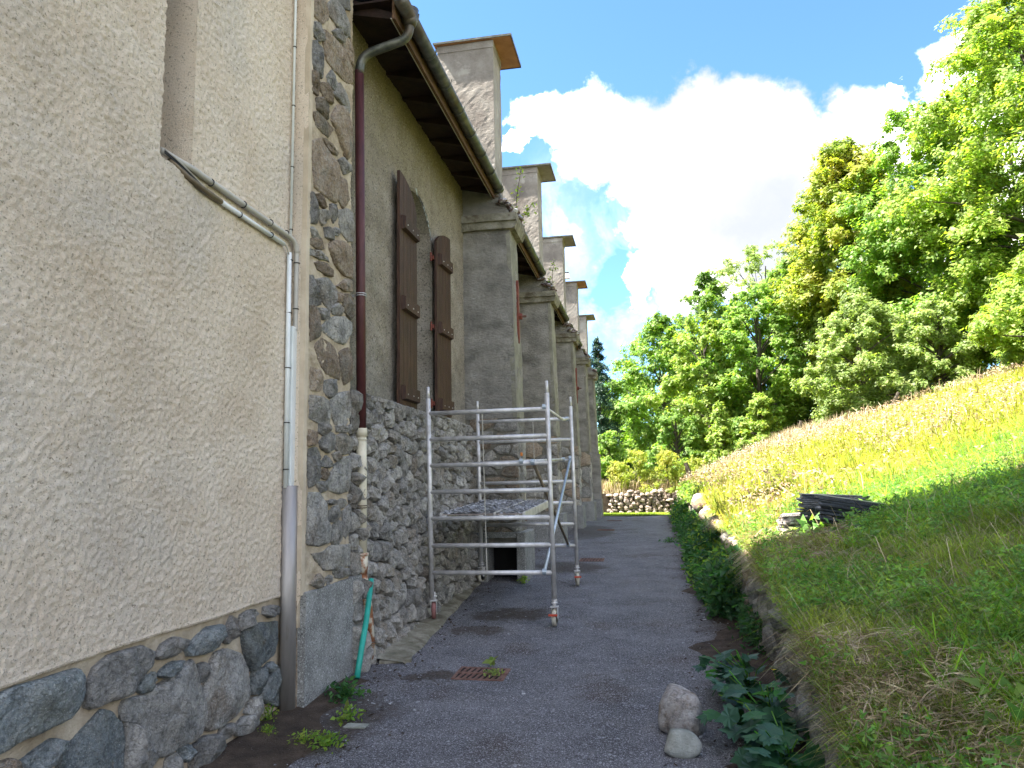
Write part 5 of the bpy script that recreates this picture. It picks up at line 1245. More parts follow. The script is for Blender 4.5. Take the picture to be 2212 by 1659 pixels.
def tri_leaves(rng, C, Nrm, size, aspect=.7, jit=.35):
    N = len(C); n = Nrm + rng.normal(size=(N, 3))*jit; n /= np.linalg.norm(n, axis=1, keepdims=True)+1e-9
    t = np.cross(n, rng.normal(size=(N, 3))); t /= np.linalg.norm(t, axis=1, keepdims=True)+1e-9
    b_ = np.cross(n, t); L = (size*rng.uniform(.6, 1.3, N))[:, None]
    return np.stack([C+b_*L*aspect*.5, C+t*L, C-b_*L*aspect*.5+n*L*.1], 1)
def tree(name, x, y, h, R, label, m, seed, prof='round', nblob=60, nleaf=16000, size=.16, rb=.9, trunk_h=.2, trunk_r=.16, z=None, bottom=.08, cat='tree', group=None, flat=.75, gap=.0, twigs=26, sx=1.0, cx=0.0):
    nleaf = int(nleaf*1.42); size = size*1.1
    rng = np.random.default_rng(seed); pr = random.Random(seed)
    z0 = (tz(x, y) if z is None else z)-.05
    root = empty(name, (x, y, z0), label, cat, group)
    P = {'round': lambda t: math.sin(math.pi*min(1, max(0, (t*.92+.08)))**.75)**.8, 'cone': lambda t: (1-t)**.75*min(1, t*6+.35),
         'oval': lambda t: math.sqrt(max(0, 1-(2*t-1)**2))*.95+.05, 'column': lambda t: (1-t**4)*.9*min(1, .45+t*2.2)+.08, 'bush': lambda t: math.sqrt(max(0, 1-t**2))*.95+.05}[prof]
    bl = []
    for k in range(nblob):
        t = (k+pr.random())/nblob; a = k*2.39996+pr.uniform(-.5, .5); rr = R*P(t)*math.sqrt(pr.uniform(.15, 1))*pr.uniform(.78, 1.08)
        zc = z0+h*(bottom+(1-bottom)*t*.95)
        bl.append((x+cx*t*R+rr*math.cos(a)*sx, y+rr*math.sin(a), zc, rb*pr.uniform(.6, 1.25)*(1-.35*t)))
    BL = np.array(bl)
    per = max(20, nleaf//nblob); cs = []; ns = []
    wts = BL[:, 3]**2; wts /= wts.sum()
    for (bx, by, bz, br), wt in zip(bl, wts):
        n = max(10, int(nleaf*wt)); nt = max(4, int(twigs*(br/rb)))
        td = rng.normal(size=(nt, 3)); td[:, 2] = td[:, 2]*.8+.25; td /= np.linalg.norm(td, axis=1, keepdims=True)
        tp = td*(rng.uniform(.30, 1.28, nt)**.9)[:, None]*br*np.array([1, 1, flat])
        w_ = rng.integers(0, nt, n)
        c = tp[w_]*(1-rng.uniform(0, .34, n))[:, None] + rng.normal(size=(n, 3))*br*.12
        cs.append(c+np.array([bx, by, bz])); ns.append(td[w_]*.6+np.array([-.25, -.35, .75]))
    C = np.concatenate(cs); Nn = np.concatenate(ns)
    zmin = z0+.02
    C[:, 2] = np.maximum(C[:, 2], zmin)
    np_mesh('crown', tri_leaves(rng, C, Nn, size), 3, m, root)
    mb = MB(); th = h*(.86 if prof in ('cone', 'oval', 'column') else .7)
    top = (x+cx*R*.5+pr.uniform(-.1, .1)*R*.5, y, z0+th)
    limb_mesh(mb, (x, y, z0-.2), top, trunk_r, trunk_r*.25, pr, 8, .05)
    for k in range(0, nblob, max(1, nblob//26)):
        bx, by, bz, br = bl[k]; f = min(.95, max(.12, (bz-z0)/th*.72)); a = np.array([x, y, z0])+(np.array(top)-np.array([x, y, z0]))*f
        limb_mesh(mb, a, (bx, by, bz), trunk_r*.32, trunk_r*.07, pr, 5, .12)
    mb.obj('trunk', 'bark', root, True)
    return root
def spruce(x, y, h, R, label, seed):
    rng = np.random.default_rng(seed); z0 = tz(x, y)-.05; root = empty('spruce_tree', (x, y, z0), label, 'spruce')
    MB().tube([(x, y, z0), (x, y, z0+h*.5), (x, y, z0+h)], .1, 8, rr=[.16, .1, .015]).obj('trunk', 'bark', root, True)
    cs = []; ns = []; 
    for k in range(150):
        t = (k/150)**.9; z = z0+h*(.04+.95*t); L = R*(1-t)**.8*rng.uniform(.7, 1.1)+.12; a = rng.uniform(0, 6.28); n = int(60+220*(1-t))
        s = rng.uniform(.05, 1, n)**.8; px = np.cos(a)*s*L; py = np.sin(a)*s*L; pz = -.38*L*s**1.3+.14*L*s**3
        side = rng.normal(size=n)*.12*L*s; hang = -np.abs(rng.normal(size=n))*.16*(.4+L*.25)
        cs.append(np.stack([x+px-np.sin(a)*side, y+py+np.cos(a)*side, z+pz+hang], 1)); ns.append(np.tile([np.cos(a)*.5, np.sin(a)*.5, .6], (n, 1)))
    C = np.concatenate(cs); N_ = np.concatenate(ns)
    np_mesh('crown', leaves(rng, C, N_, .20, .22, .02, .5), 4, 'leaf_spruce', root)
# wooded edge behind the meadow, left to right
spruce(-2.75, 44, 9.0, 2.0, 'dark spruce with drooping branches behind the end of the church', 2)
tree('leafy_bush', -1.9, 35.6, 2.9, 1.05, 'bright green leafy bush right behind the last buttress', 'leaf_fresh', 5, 'bush', 30, 7000, .11, .42, cat='bush', bottom=.0)
tree('walnut_tree', 1.0, 46, 10.6, 4.4, 'broad fresh green tree right of the spruce', 'leaf_fresh', 6, 'round', 90, 34000, .17, 1.0)
tree('leafy_tree', -3.9, 52, 8.0, 3.2, 'pale green tree half hidden behind the spruce', 'leaf_fresh', 60, 'round', 50, 12000, .18, 1.0)
tree('leafy_tree', 4.6, 55, 14.2, 3.6, 'dark green tree with a ragged top left of the airy tree', 'leaf_mid', 7, 'round', 80, 26000, .18, .95)
tree('airy_tree', 9.0, 56, 14.8, 5.6, 'tall airy tree with thin branching top behind the bushes', 'leaf_grey', 8, 'oval', 150, 42000, .14, .95, flat=.6)
tree('leafy_tree', 3.1, 39, 8.0, 2.7, 'bright green bushy tree with layered foliage in the middle of the wood edge', 'leaf_bright', 9, 'oval', 80, 30000, .15, .72)
tree('leafy_tree', 5.6, 38, 8.4, 2.7, 'mid green tree between the bright tree and the grey green willow', 'leaf_fresh', 10, 'oval', 80, 26000, .15, .75)
tree('leafy_bush', 1.3, 36.2, 3.9, 1.5, 'reddish tipped green bush below the broad fresh tree', 'leaf_mid', 11, 'bush', 40, 11000, .12, .55, cat='bush', bottom=0)
tree('hazel_bush', 3.1, 33.3, 3.0, .62, 'small upright bright green hazel at the meadow edge', 'leaf_bright', 12, 'cone', 40, 7500, .12, .36, cat='bush', bottom=0)
tree('hazel_bush', 4.75, 33.2, 2.6, .85, 'rounded bright green hazel clump right of the upright hazel', 'leaf_bright', 13, 'bush', 34, 7000, .12, .38, cat='bush', bottom=0)
tree('leafy_bush', 4.1, 35, 1.9, .8, 'low dark green bush between the two hazels', 'leaf_mid', 14, 'bush', 24, 4500, .11, .35, cat='bush', bottom=0)
tree('maple_tree', 9.9, 37, 14.0, 3.3, 'tall narrow yellow green maple against the cloud', 'leaf_yellow', 15, 'column', 150, 60000, .17, 1.0, trunk_r=.2, bottom=.22)
tree('leafy_tree', 7.6, 40, 9.5, 2.8, 'dull green tree at the foot of the yellow green maple', 'leaf_mid', 16, 'oval', 60, 22000, .15, .75)
tree('willow_bush', 8.0, 29.5, 5.2, 2.15, 'large grey green willow bush at the meadow edge', 'leaf_grey', 17, 'round', 90, 42000, .10, .6, cat='bush', bottom=0)
tree('willow_bush', 10.3, 28.5, 3.7, 1.3, 'smaller olive green bush right of the grey green willow', 'leaf_grey', 18, 'bush', 50, 15000, .10, .45, cat='bush', bottom=0)
tree('ash_tree', 15.4, 29.5, 17.5, 5.4, 'huge bright green ash tree filling the right edge of the view', 'leaf_bright', 19, 'round', 230, 130000, .15, 1.3, trunk_r=.28, bottom=.03)
tree('ash_tree', 12.2, 33.5, 13.2, 3.2, 'slender green ash between the maple and the huge ash', 'leaf_fresh', 20, 'oval', 120, 50000, .15, 1.0, bottom=.05)
tree('leafy_tree', 12.2, 24.5, 3.9, 2.3, 'low spreading branches of a bright tree over the upper meadow', 'leaf_bright', 21, 'round', 60, 18000, .12, .6, bottom=.1)
tree('leafy_tree', 16.5, 24.0, 6.5, 3.2, 'dark shaded tree at the top right corner of the meadow', 'leaf_mid', 22, 'round', 70, 22000, .14, .85)
tree('leafy_tree', 19.5, 34.0, 14.0, 4.0, 'green tree behind the huge ash at the frame edge', 'leaf_mid', 23, 'round', 60, 16000, .2, 1.2)
for i, (x, y, h, R) in enumerate(((-9, 60, 9, 4), (14, 62, 15, 5), (22, 60, 15, 5), (-1, 64, 9, 4), (4, 66, 11, 4.5))):
    tree('woodland_tree', x, y, h, R, ['deep green tree far left behind the spruce', 'deep green tree behind the airy tree and the maple', 'farthest deep green tree beyond the huge ash', 'deep green tree behind the broad fresh green tree', 'deep green tree glimpsed behind the ragged mid green tree'][i], 'leaf_dark', 80+i, 'round', 40, 9000, .26, 1.4, group='background trees of the wood')
# golden hedge on the terrace above the dry stone wall
for i, (x, y, h, R, m, lab) in enumerate(((-1.45, 33.5, 1.4, .35, 'leaf_golden', 'small golden green shrub above the left end of the dry stone wall'), (-.6, 33.3, 1.9, .95, 'leaf_golden', 'golden green shrub above the middle of the dry stone wall'),
                                       (.75, 33.3, 1.9, .95, 'leaf_golden', 'golden green shrub above the right end of the dry stone wall'), (2.0, 33.9, 1.5, 1.0, 'leaf_golden', 'golden weedy shrub right of the dry stone wall'))):
    tree('golden_shrub', x, y, h, R, lab, m, 120+i, 'bush', 34, 7000, .06, .36, cat='shrub', bottom=0, z=1.0, trunk_r=.03)
# dead stump and weathered posts at the wood edge
def post(x, y, h, r, label, name='fence_post', lean=.1, m='bark'):
    z = tz(x, y); o = MB().tube([(x, y, z-.1), (x+lean*.4, y, z+h*.55), (x+lean, y, z+h)], r, 7, rr=[r*1.15, r, r*.75]).obj(name, m); tag(o, label, 'stump' if name == 'tree_stump' else 'post')
post(1.75, 33.2, 1.0, .12, 'grey dead stump in the golden weeds at the meadow edge', 'tree_stump', -.2)
post(5.9, 31.2, .9, .09, 'grey broken post left of the willow bush', 'tree_stump', .15)
post(8.2, 27.2, .8, .07, 'leaning grey post in front of the willow bush', 'fence_post', .3)
tree('leafy_bush', 13.2, 26.5, 3.2, 2.0, 'bushy green thicket under the huge ash beside the upper meadow', 'leaf_mid', 24, 'bush', 50, 18000, .13, .7, cat='bush', bottom=0)
tree('leafy_bush', 17.5, 27.5, 4.2, 2.8, 'shaded green thicket at the right frame edge below the huge ash', 'leaf_mid', 25, 'bush', 60, 20000, .14, .9, cat='bush', bottom=0)
tree('leafy_tree', 12.5, 44, 15, 5.0, 'deep green tree seen between the maple and the ash', 'leaf_mid', 26, 'round', 90, 26000, .2, 1.5, bottom=.02)
tree('leafy_tree', 21, 44, 20, 6.5, 'tall deep green tree behind the huge ash', 'leaf_mid', 27, 'round', 90, 26000, .24, 2.0, bottom=.02)

# ---------------------------------------------------------------- grass
def blade_mesh(name, rng, X, Y, Z, H, W, lean, m, label, cat='grass', lean_dir=None, droop=.55, loc=None):
    N = len(X); a = rng.uniform(0, 2*np.pi, N); wd = np.stack([np.cos(a), np.sin(a), 0*a], 1)*(W/2)[:, None]
    la = rng.uniform(0, 2*np.pi, N) if lean_dir is None else lean_dir
    ld = np.stack([np.cos(la), np.sin(la), 0*la], 1); B = np.stack([X, Y, Z], 1)
    up = np.array([0, 0, 1.0]); l = (lean*H)[:, None]
    p1 = B + up*(H*.5)[:, None] + ld*l*.3; p2 = B + up*(H*(.86-droop*.25*lean))[:, None] + ld*l*.75; p3 = B + up*(H*(1-droop*lean))[:, None] + ld*l*1.15
    p1 = p1*.5+p2*.5
    V = np.stack([B-wd, B+wd, p1-wd*.75, p1+wd*.75, p3], 1)
    T = np.array([[0,1,3],[0,3,2],[2,3,4]])
    tris = (np.arange(N)[:, None, None]*5 + T[None]).reshape(-1, 3)
    o = np_mesh_idx(name, V, tris, m); return tag(o, label, cat, kind='stuff')
gr = np.random.default_rng(99)
def clear(X, Y): return (((X-1.85)/.55)**2 + ((Y-8.2)/.6)**2) > 1
def sample_hill(n, y0, y1, pw, umax_f, umin=.0):
    Y = y0+(y1-y0)*gr.random(n)**pw; U = umin+gr.random(n)*umax_f(Y); X = xw(Y)+U; return X, Y, hill(X, Y)
def nz(X, Y, s, o=0): return fnoise(np.stack([X, Y, X*0+o], -1), s, 3)
um = lambda Y: np.clip(.60*Y+.4-1.0, .8, 30)
# near bank : green blades, straw, herbs
def tufts(X, Y, per, rad, hr):
    N = len(X); a = gr.uniform(0, 6.28, N*per); r = np.abs(gr.normal(0, rad, N*per)); x = np.repeat(X, per)+np.cos(a)*r; y = np.repeat(Y, per)+np.sin(a)*r
    H = np.repeat(gr.uniform(*hr, N), per)*gr.uniform(.55, 1.15, N*per)
    return x, y, H, a, r
X, Y, Z = sample_hill(5200, 2.6, 9.4, .8, um); k = nz(X, Y, 1.3) > -.55; X, Y = X[k], Y[k]
x, y, H, a, r = tufts(X, Y, 20, .03, (.09, .30)); k = (x > xw(y)) & clear(x, y); x, y, H, a, r = x[k], y[k], H[k], a[k], r[k]
blade_mesh('bank_grass', gr, x, y, hill(x, y)-.01, H, gr.uniform(.0035, .008, len(x)), .35+r*16+gr.uniform(0, .3, len(x)), 'grass_green', 'long tangled green grass covering the shaded bank', lean_dir=a+gr.normal(0, .4, len(x)))
X, Y, Z = sample_hill(34000, 2.6, 9.5, .8, um); k = (nz(X, Y, 1.1, 7)+.55*gr.random(len(X))+.6*np.exp(-(X-xw(Y))*1.6)) > .30; k &= clear(X, Y); X, Y, Z = X[k], Y[k], Z[k]
blade_mesh('dry_grass', gr, X, Y, Z-.01, gr.uniform(.08, .26, len(X)), gr.uniform(.002, .0045, len(X)), gr.uniform(.6, 1.6, len(X)), 'grass_straw', 'bleached dry grass stems lying over the bank', lean_dir=gr.normal(2.6, 1.3, len(X)))
X, Y, Z = sample_hill(1500, 2.7, 10.5, .8, um); k = (nz(X, Y, .9, 55) > -.05) & clear(X, Y); X, Y = X[k], Y[k]
x, y, H, a, r = tufts(X, Y, 12, .03, (.22, .48)); k = x > xw(y)+.05; x, y, H, a, r = x[k], y[k], H[k], a[k], r[k]
blade_mesh('broad_grass', gr, x, y, hill(x, y)-.01, H, gr.uniform(.006, .011, len(x)), .5+r*9+gr.uniform(0, .4, len(x)), 'grass_lush', 'broad bladed lush grass clumps arching over the bank', lean_dir=a+gr.normal(0, .3, len(x)), droop=.62)
# matted hay lying in patches on the bank
X, Y, Z = sample_hill(70000, 2.7, 9.0, .8, um); k = (nz(X, Y, 1.5, 77)+.5*np.exp(-(X-xw(Y))*2) > .24) & clear(X, Y); X, Y = X[k], Y[k]; Z = hill(X, Y)+gr.uniform(.04, .16, len(X))
a = gr.uniform(0, 6.28, len(X)); L = gr.uniform(.06, .22, len(X)); W = gr.uniform(.0015, .0035, len(X)); dz = gr.normal(0, .25, len(X))
D = np.stack([np.cos(a), np.sin(a), dz], 1)*L[:, None]; S_ = np.stack([-np.sin(a), np.cos(a), .6+0*a], 1)*W[:, None]; P0 = np.stack([X, Y, Z], 1)
tag(np_mesh('hay_mat', np.stack([P0-S_, P0+D*.5-S_+np.array([0, 0, .012]), P0+D, P0+D*.5+S_+np.array([0, 0, .012]), P0+S_], 1), 5, 'grass_straw'), 'matted brown hay lying in patches over the bank', 'dry grass', kind='stuff')
# long bleached stems
X, Y, Z = sample_hill(420, 2.7, 8.5, .9, um)
blade_mesh('tall_stems', gr, X, Y, Z, gr.uniform(.25, .6, len(X)), gr.uniform(.003, .005, len(X)), gr.uniform(.2, 1.2, len(X)), 'grass_straw', 'long pale grass stalks arching over the bank')
# overhang at the lip of the wall
n = 15000; Y = 3.2+17*gr.random(n)**1.25; X = xw(Y)+gr.uniform(-.04, .14, n); k = (nz(X, Y, 1.6, 3) > .05) & (gr.random(n) < np.clip((Y-4.2)/5, .05, 1)); X, Y = X[k], Y[k]
Zs = np.asarray(zw(Y))
blade_mesh('lip_grass', gr, X, Y, Zs-.03, gr.uniform(.07, .2, len(X)), gr.uniform(.003, .006, len(X)), gr.uniform(.8, 1.9, len(X)), 'grass_straw', 'dry brown grass hanging over the lip of the retaining wall', lean_dir=gr.normal(math.pi, .7, len(X)), droop=.75)
n = 11000; Y = 3.2+17*gr.random(n)**1.25; X = xw(Y)+gr.uniform(-.03, .2, n); k = (nz(X, Y, 1.4, 13) > -.1) & (gr.random(n) < np.clip((Y-3.8)/4, .12, 1)); X, Y = X[k], Y[k]
blade_mesh('lip_grass', gr, X, Y, np.asarray(zw(Y))-.03, gr.uniform(.06, .2, len(X)), gr.uniform(.004, .008, len(X)), gr.uniform(.6, 1.8, len(X)), 'grass_green', 'green grass tufts along the lip of the retaining wall', lean_dir=gr.normal(math.pi, .9, len(X)), droop=.7)
# meadow
X, Y, Z = sample_hill(58000, 8.6, 19, .85, um); k = clear(X, Y); X, Y, Z = X[k], Y[k], Z[k]
blade_mesh('meadow_grass', gr, X, Y, Z-.02, gr.uniform(.10, .36, len(X)), gr.uniform(.007, .013, len(X)), gr.uniform(.1, .9, len(X)), 'grass_meadow', 'sunlit yellow green meadow grass on the slope')
X, Y, Z = sample_hill(44000, 18.5, 36, .9, um)
blade_mesh('meadow_grass', gr, X, Y, Z-.02, gr.uniform(.2, .5, len(X)), gr.uniform(.016, .032, len(X)), gr.uniform(.1, .7, len(X)), 'grass_meadow', 'far sunlit meadow grass up to the wood edge')
X, Y, Z = sample_hill(5200, 9.0, 34, .8, um); k = clear(X, Y); X, Y = X[k], Y[k]
x, y, H, a, r = tufts(X, Y, 12, .07, (.2, .55)); k = x > xw(y)
x, y, H, a, r = x[k], y[k], H[k], a[k], r[k]
blade_mesh('meadow_tufts', gr, x, y, hill(x, y)-.02, H, gr.uniform(.007, .012, len(x))*(1+y*.035), .2+r*4+gr.uniform(0, .3, len(x)), 'grass_lime', 'taller green tufts scattered through the meadow', lean_dir=a)
X, Y, Z = sample_hill(9000, 8.8, 34, .8, um); k = nz(X, Y, .7, 61) > -.1; X, Y, Z = X[k], Y[k], Z[k]
hs = gr.uniform(.3, .6, len(X)); blade_mesh('seed_stalks', gr, X, Y, Z, hs, np.full(len(X), .004)+Y*.0003, gr.uniform(.05, .4, len(X)), 'grass_straw', 'pinkish seed stalks standing above the meadow grass')
C = np.stack([X, Y, Z+hs*.9], 1); C = np.repeat(C, 3, 0)+gr.normal(0, .02, (len(X)*3, 3))
tag(np_mesh('seed_heads', tri_leaves(gr, C, np.tile([0, -.5, .7], (len(C), 1)), .045), 3, 'seed_pink'), 'pink and brown seed heads over the meadow', 'seed heads', kind='stuff')
X, Y, Z = sample_hill(90, 9, 34, .8, um); C = np.repeat(np.stack([X, Y, Z+gr.uniform(.25, .5, len(X))], 1), 3, 0)+gr.normal(0, .03, (len(X)*3, 3))
tag(np_mesh('meadow_flowers', tri_leaves(gr, C, np.tile([0, -.5, .7], (len(C), 1)), .035), 3, 'petal_white'), 'small pale flowers dotted through the meadow', 'flowers', kind='stuff')
X, Y, Z = sample_hill(22000, 9.5, 34, .9, um); k = nz(X, Y, .5, 5) > .0; X, Y, Z = X[k], Y[k], Z[k]
blade_mesh('meadow_grass', gr, X, Y, Z-.02, gr.uniform(.12, .35, len(X)), gr.uniform(.01, .02, len(X)), gr.uniform(.1, .8, len(X)), 'grass_lime', 'greener patches within the sunlit meadow')
# seed heads and dry weeds along the wood edge
n = 9000; Y = gr.uniform(24, 36, n); X = np.where(gr.random(n) < .5, .205*Y+gr.normal(0, .8, n), gr.uniform(1.3, 13, n)); Y = np.where(gr.random(n) < .6, np.maximum(34.2-.55*np.maximum(X-1, 0), 20)+gr.normal(0, .6, n), Y)
k = X > xw(Y); X, Y = X[k], Y[k]
blade_mesh('dry_weeds', gr, X, Y, hill(X, Y), gr.uniform(.3, .85, len(X)), gr.uniform(.014, .028, len(X)), gr.uniform(.05, .5, len(X)), 'grass_straw', 'tall pinkish dry weeds along the edge of the wood')
n = 900; Y = np.maximum(33.5-.55*np.maximum(gr.uniform(1, 14, n)-1, 0), 19)+gr.normal(0, 1.0, n); X = 1+(33.5-np.minimum(Y, 33))/.55+gr.normal(0, 1, n); k = X > xw(Y); X, Y = X[k], Y[k]
C = np.stack([X, Y, hill(X, Y)+gr.uniform(.35, .6, len(X))], 1)
tag(np_mesh('umbel_flowers', leaves(gr, C, np.tile([0, -.3, .9], (len(X), 1)), .07, .9), 4, 'petal_white'), 'white umbel flowers dotted along the far meadow edge', 'flowers', kind='stuff')
n = 9000; Y = gr.uniform(30.6, 32.25, n); X = gr.uniform(-2.2, 1.2, n)
blade_mesh('lawn_grass', gr, X, Y, np.asarray(zp(Y))+.01, gr.uniform(.03, .08, n), gr.uniform(.01, .02, n), gr.uniform(.2, .8, n), 'grass_green', 'short sunlit lawn strip at the end of the path')
n = 3500; Y = gr.uniform(32.6, 35.5, n); X = gr.uniform(-2.4, 2.4, n)
blade_mesh('terrace_weeds', gr, X, Y, np.full(n, .98), gr.uniform(.2, .8, n), gr.uniform(.012, .025, n), gr.uniform(.1, .5, n), 'grass_straw', 'tall golden weeds above the dry stone wall')
# small-leaved herbs on the bank
def herb_mass(name, X, Y, Z, h, per, size, m, label, asp=.35, spread=.05):
    N = len(X); c = np.repeat(np.stack([X, Y, Z], 1), per, 0); t = gr.random(N*per); H = np.repeat(h, per)
    c = c + np.stack([gr.normal(0, spread, N*per), gr.normal(0, spread, N*per), t*H], 1)
    nn = np.stack([gr.normal(0, .5, N*per)-.2, gr.normal(0, .5, N*per)-.3, np.full(N*per, .8)], 1)
    return tag(np_mesh(name, tri_leaves(gr, c, nn, size*1.1, asp*1.3, .4), 3, m), label, 'ground cover', kind='stuff')
X, Y, Z = sample_hill(8500, 2.7, 10.5, .8, um); k = (nz(X, Y, 1.0, 21) > -.15) & clear(X, Y); X, Y, Z = X[k], Y[k], Z[k]
herb_mass('bank_herbs', X, Y, Z, gr.uniform(.10, .28, len(X)), 18, .036, 'herb_green', 'feathery green herbs among the bank grass')
X, Y, Z = sample_hill(1500, 2.7, 10, .8, um); k = nz(X, Y, .8, 41) > .15; X, Y, Z = X[k], Y[k], Z[k]
herb_mass('broad_herbs', X, Y, Z, gr.uniform(.06, .2, len(X)), 9, .075, 'herb_green', 'broad leaved green herbs in clumps on the bank', .55, .06)
X, Y, Z = sample_hill(9000, 9, 30, .8, um)
herb_mass('meadow_herbs', X, Y, Z, gr.uniform(.15, .35, len(X)), 5, .06, 'grass_meadow', 'leafy yellow green herbs in the sunlit meadow', .4, .09)
# weeds rooted in the gutter between path and wall
Y = np.concatenate([gr.uniform(8.6, 26, 1500), gr.uniform(9.3, 12.5, 400)]); off = np.abs(gr.normal(0, .21, len(Y)))*np.where(Y < 9.6, .7, 1); X = xw(Y)-.02-off; k = X > xw(Y)-.52; X, Y, off = X[k], Y[k], off[k]
q = nz(X, Y, 1.1, 90); k = q+gr.random(len(X))*.9 > .05; X, Y, off, q = X[k], Y[k], off[k], q[k]
Z = np.array([pathz(a, b_) for a, b_ in zip(X, Y)])
hn = (.55+.5*q).clip(.12, 1.1)*gr.uniform(.55, 1.15, len(X))*(1-off*.9).clip(.3, 1)
k = gr.random(len(X)) < .25
herb_mass('nettle_bed', X[k], Y[k], Z[k], hn[k]*1.15, 20, .07, 'leaf_fresh', 'lighter green nettle shoots among the dark nettles', .4, .05)
X, Y, Z, hn = X[~k], Y[~k], Z[~k], hn[~k]
herb_mass('nettle_bed', X, Y, Z, hn, 24, .085, 'leaf_shade', 'dark green nettles crowding the foot of the retaining wall', .45, .05)
Y = gr.uniform(7.2, 9.2, 60); X = xw(Y)-.03-np.abs(gr.normal(0, .10, len(Y))); Z = np.array([pathz(a, b_) for a, b_ in zip(X, Y)])
herb_mass('nettle_bed', X, Y, Z, gr.uniform(.1, .4, len(X)), 14, .05, 'leaf_shade', 'sparser low weeds at the foot of the nearer retaining wall', .45, .05)
# far lip shrubs in sun
Y = gr.uniform(17, 25, 420); X = xw(Y)+gr.uniform(-.2, .4, len(Y)); Z = np.asarray(zw(Y))-.1
herb_mass('lip_herbs', X, Y, Z, gr.uniform(.1, .5, len(X)), 15, .07, 'leaf_fresh', 'fresh green weeds growing over the far wall top', .45, .08)
# individual plants
def lobed(c, t, n, s):
    """five-lobed maple leaf, petiole end at c, pointing t, normal n"""
    t = Vector(t).normalized(); n = Vector(n); n = (n-t*n.dot(t)).normalized(); b_ = n.cross(t)
    P = [(0,0),(.28,-.02),(.42,.12),(.36,.26),(.62,.42),(.40,.50),(.46,.62),(.22,.66),(0,1.0),(-.22,.66),(-.46,.62),(-.40,.50),(-.62,.42),(-.36,.26),(-.42,.12),(-.28,-.02)]
    return [tuple(Vector(c)+b_*(p[0]*s)+t*(p[1]*s)+n*(-.25*s*(abs(p[0])**1.3)-.08*s*p[1]**2)) for p in P]
def maple_seedling(x, y, z, h, nl, label, seed, s=.12, dirx=-.5):
    r = random.Random(seed); root = empty('sycamore_sapling', (x, y, z), label, 'sapling')
    st = MB(); tips = []
    for k in range(max(2, nl//5)):
        a = r.uniform(0, 6.28); L = r.uniform(.1, .32); top = (x+dirx*r.uniform(0, .5)+L*math.cos(a)*.6, y+L*math.sin(a), z+h*r.uniform(.6, 1)); st.tube([(x, y, z), ((x*2+top[0])/3, (y*2+top[1])/3, z+h*.5), top], .004, 5); tips.append(top)
    st.obj('stem', 'herb_green', root)
    for k in range(nl):
        tp = tips[k % len(tips)]; a = r.uniform(0, 6.28); d = Vector((math.cos(a), math.sin(a), r.uniform(-.75, .25))); c = Vector(tp)+Vector((0, 0, -r.uniform(0, h*.5)))+d*.04
        P = lobed(c, d, (r.uniform(-.6, .6), r.uniform(-.7, .3), 1), s*r.uniform(.5, 1.35))
        ct = tuple(np.mean(np.array(P), axis=0)); n = len(P)
        mesh_obj('leaf', P+[ct], [(i, (i+1) % n, n) for i in range(n)], 'leaf_deep' if r.random() < .8 else 'leaf_shade', root)
maple_seedling(.66, 5.9, -.05, .42, 60, 'sycamore sapling with broad leaves farther from the camera, beside the pale rock', 1, .135, -.45)
maple_seedling(.70, 5.15, -.08, .40, 64, 'nearest sycamore sapling with broad dark leaves right of the rocks', 2, .14, -.4)
maple_seedling(.70, 4.55, -.10, .36, 50, 'low dark sycamore sapling at the bottom edge of the view', 3, .14, -.35)
maple_seedling(.80, 11.5, .12, .75, 14, 'sycamore sapling with lighter leaves rising from the nettles', 4, .13, -.1)
maple_seedling(2.9, 4.7, hz(2.9, 4.7), .18, 12, 'broad dark leaves growing in the bank grass at the right edge', 5, .14, 0)
def weed(x, y, z, h, n, sz, label, m='herb_green', name='weed', seed=1, spread=.1, parts=True):
    r = np.random.default_rng(seed); root = empty(name, (x, y, z), label, 'weed')
    a = r.uniform(0, 6.28, n); t = r.random(n); c = np.stack([x+np.cos(a)*spread*t, y+np.sin(a)*spread*t, z+h*r.random(n)*(1-t*.4)], 1)
    np_mesh('foliage', leaves(r, c, np.tile([-.1, -.3, .8], (n, 1)), sz, .5, .1, .4), 4, m, root)
    s = MB(); 
    for k in range(7): s.tube([(x, y, z), (x+math.cos(k)*spread*.6, y+math.sin(k)*spread*.6, z+h*.8)], .002, 4)
    s.obj('stem', 'herb_green', root); return root
weed(-2.42, 5.72, -.09, .15, 150, .06, 'dark green weed growing at the foot of the granite block', 'leaf_shade', seed=1, spread=.17)
weed(-2.20, 5.28, -.10, .10, 70, .05, 'small fresh weed on the soil below the granite block', 'leaf_fresh', seed=2, spread=.1)
weed(-2.32, 4.85, -.12, .08, 120, .03, 'bright green moss tuft low on the path near the camera', 'leaf_bright', 'moss_tuft', 3, .12)
weed(-2.15, 4.80, -.12, .09, 110, .04, 'larger bright weed at the bottom edge beside the path', 'leaf_fresh', seed=14, spread=.13)
weed(-2.76, 5.15, -.10, .14, 130, .025, 'tuft of fine grass at the foot of the steel cover', 'leaf_bright', 'grass_tuft', 4, .07)
weed(-2.64, 4.93, -.11, .07, 120, .02, 'low bright cushion of weeds against the stone base', 'leaf_bright', 'grass_tuft', 5, .08)
weed(-1.38, 6.42, -.05, .05, 90, .028, 'grass sprouting through the rusty drain grate', 'leaf_grey', 'grass_tuft', 6, .09)
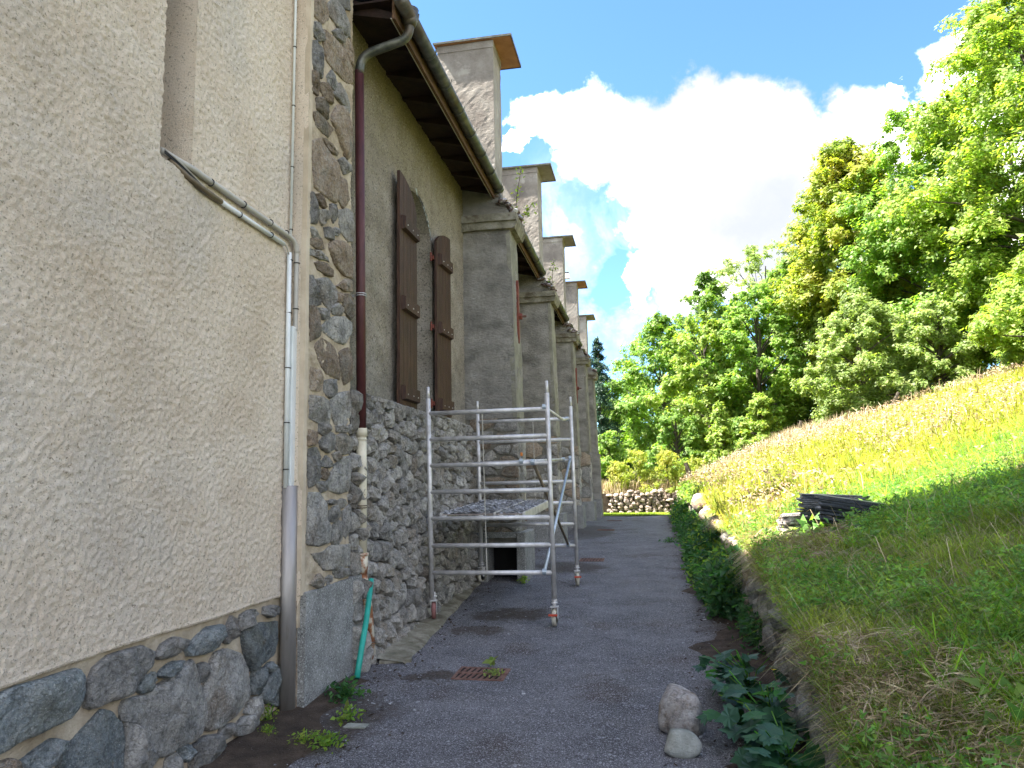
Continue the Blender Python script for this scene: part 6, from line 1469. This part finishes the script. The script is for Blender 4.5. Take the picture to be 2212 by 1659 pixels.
weed(-1.47, 6.76, -.03, .05, 12, .08, 'withered pale leaf lying behind the rusty drain grate', 'leaf_grey', 'fallen_leaf', 7, .03)
weed(-1.88, 11.0, .1, .10, 60, .05, 'little green weed at the corner of the hollow plinth', 'leaf_fresh', 'weed', 8, .08)
weed(.35, 16.5, .22, .10, 90, .06, 'grass tuft growing in a crack across the path', 'leaf_shade', 'grass_tuft', 9, .25)
def sprig(x, y, z, h, label, seed, lean=.12):
    r = np.random.default_rng(seed); root = empty('sprig', (x, y, z), label, 'plant')
    MB().tube([(x, y, z), (x+lean*.3, y, z+h*.5), (x+lean, y, z+h)], .006, 5).obj('stem', 'bark', root)
    n = 46; t = r.uniform(.15, 1.05, n); c = np.stack([x+lean*t**1.5+r.normal(0, .05, n), y+r.normal(0, .05, n), z+h*t], 1)
    np_mesh('foliage', leaves(r, c, np.tile([0, -.5, .6], (n, 1)), .065, .6, .1, .5), 4, 'leaf_bright', root)
sprig(-2.03, 11.75, 5.85, .95, 'taller thin sprig sprouting from the ledge of the first buttress', 1)
sprig(-1.95, 11.80, 5.80, .38, 'short leafy sprig beside the taller one on the first buttress', 2, .2)
sprig(-2.05, 16.7, 5.85, .8, 'yellow green sprig growing on the second buttress ledge', 3, .05)
# yellow flowers
for i, (x, y, z, lab) in enumerate(((.78, 5.55, .25, 'yellow flower hanging over the dark leaves in front of the wall'), (1.35, 6.6, hz(1.35, 6.6)+.10, 'yellow flower in the bank grass below the slates'))):
    f = empty('yellow_flower', (x, y, z-.1), lab, 'flower')
    MB().tube([(x+.03, y, z-.14), (x, y, z)], .0015, 4).obj('stem', 'herb_green', f)
    pv = []; pf_ = []
    for k in range(5):
        a = k*1.2566; t = Vector((math.cos(a), math.sin(a)*.6-.2, .35)); s_ = Vector((-math.sin(a), math.cos(a), 0)); c = Vector((x, y, z)); b_ = len(pv)
        pv += [tuple(c), tuple(c+t*.012+s_*.008), tuple(c+t*.02), tuple(c+t*.012-s_*.008)]; pf_.append((b_, b_+1, b_+2, b_+3))
    mesh_obj('petals', pv, pf_, 'petal_yellow', f)
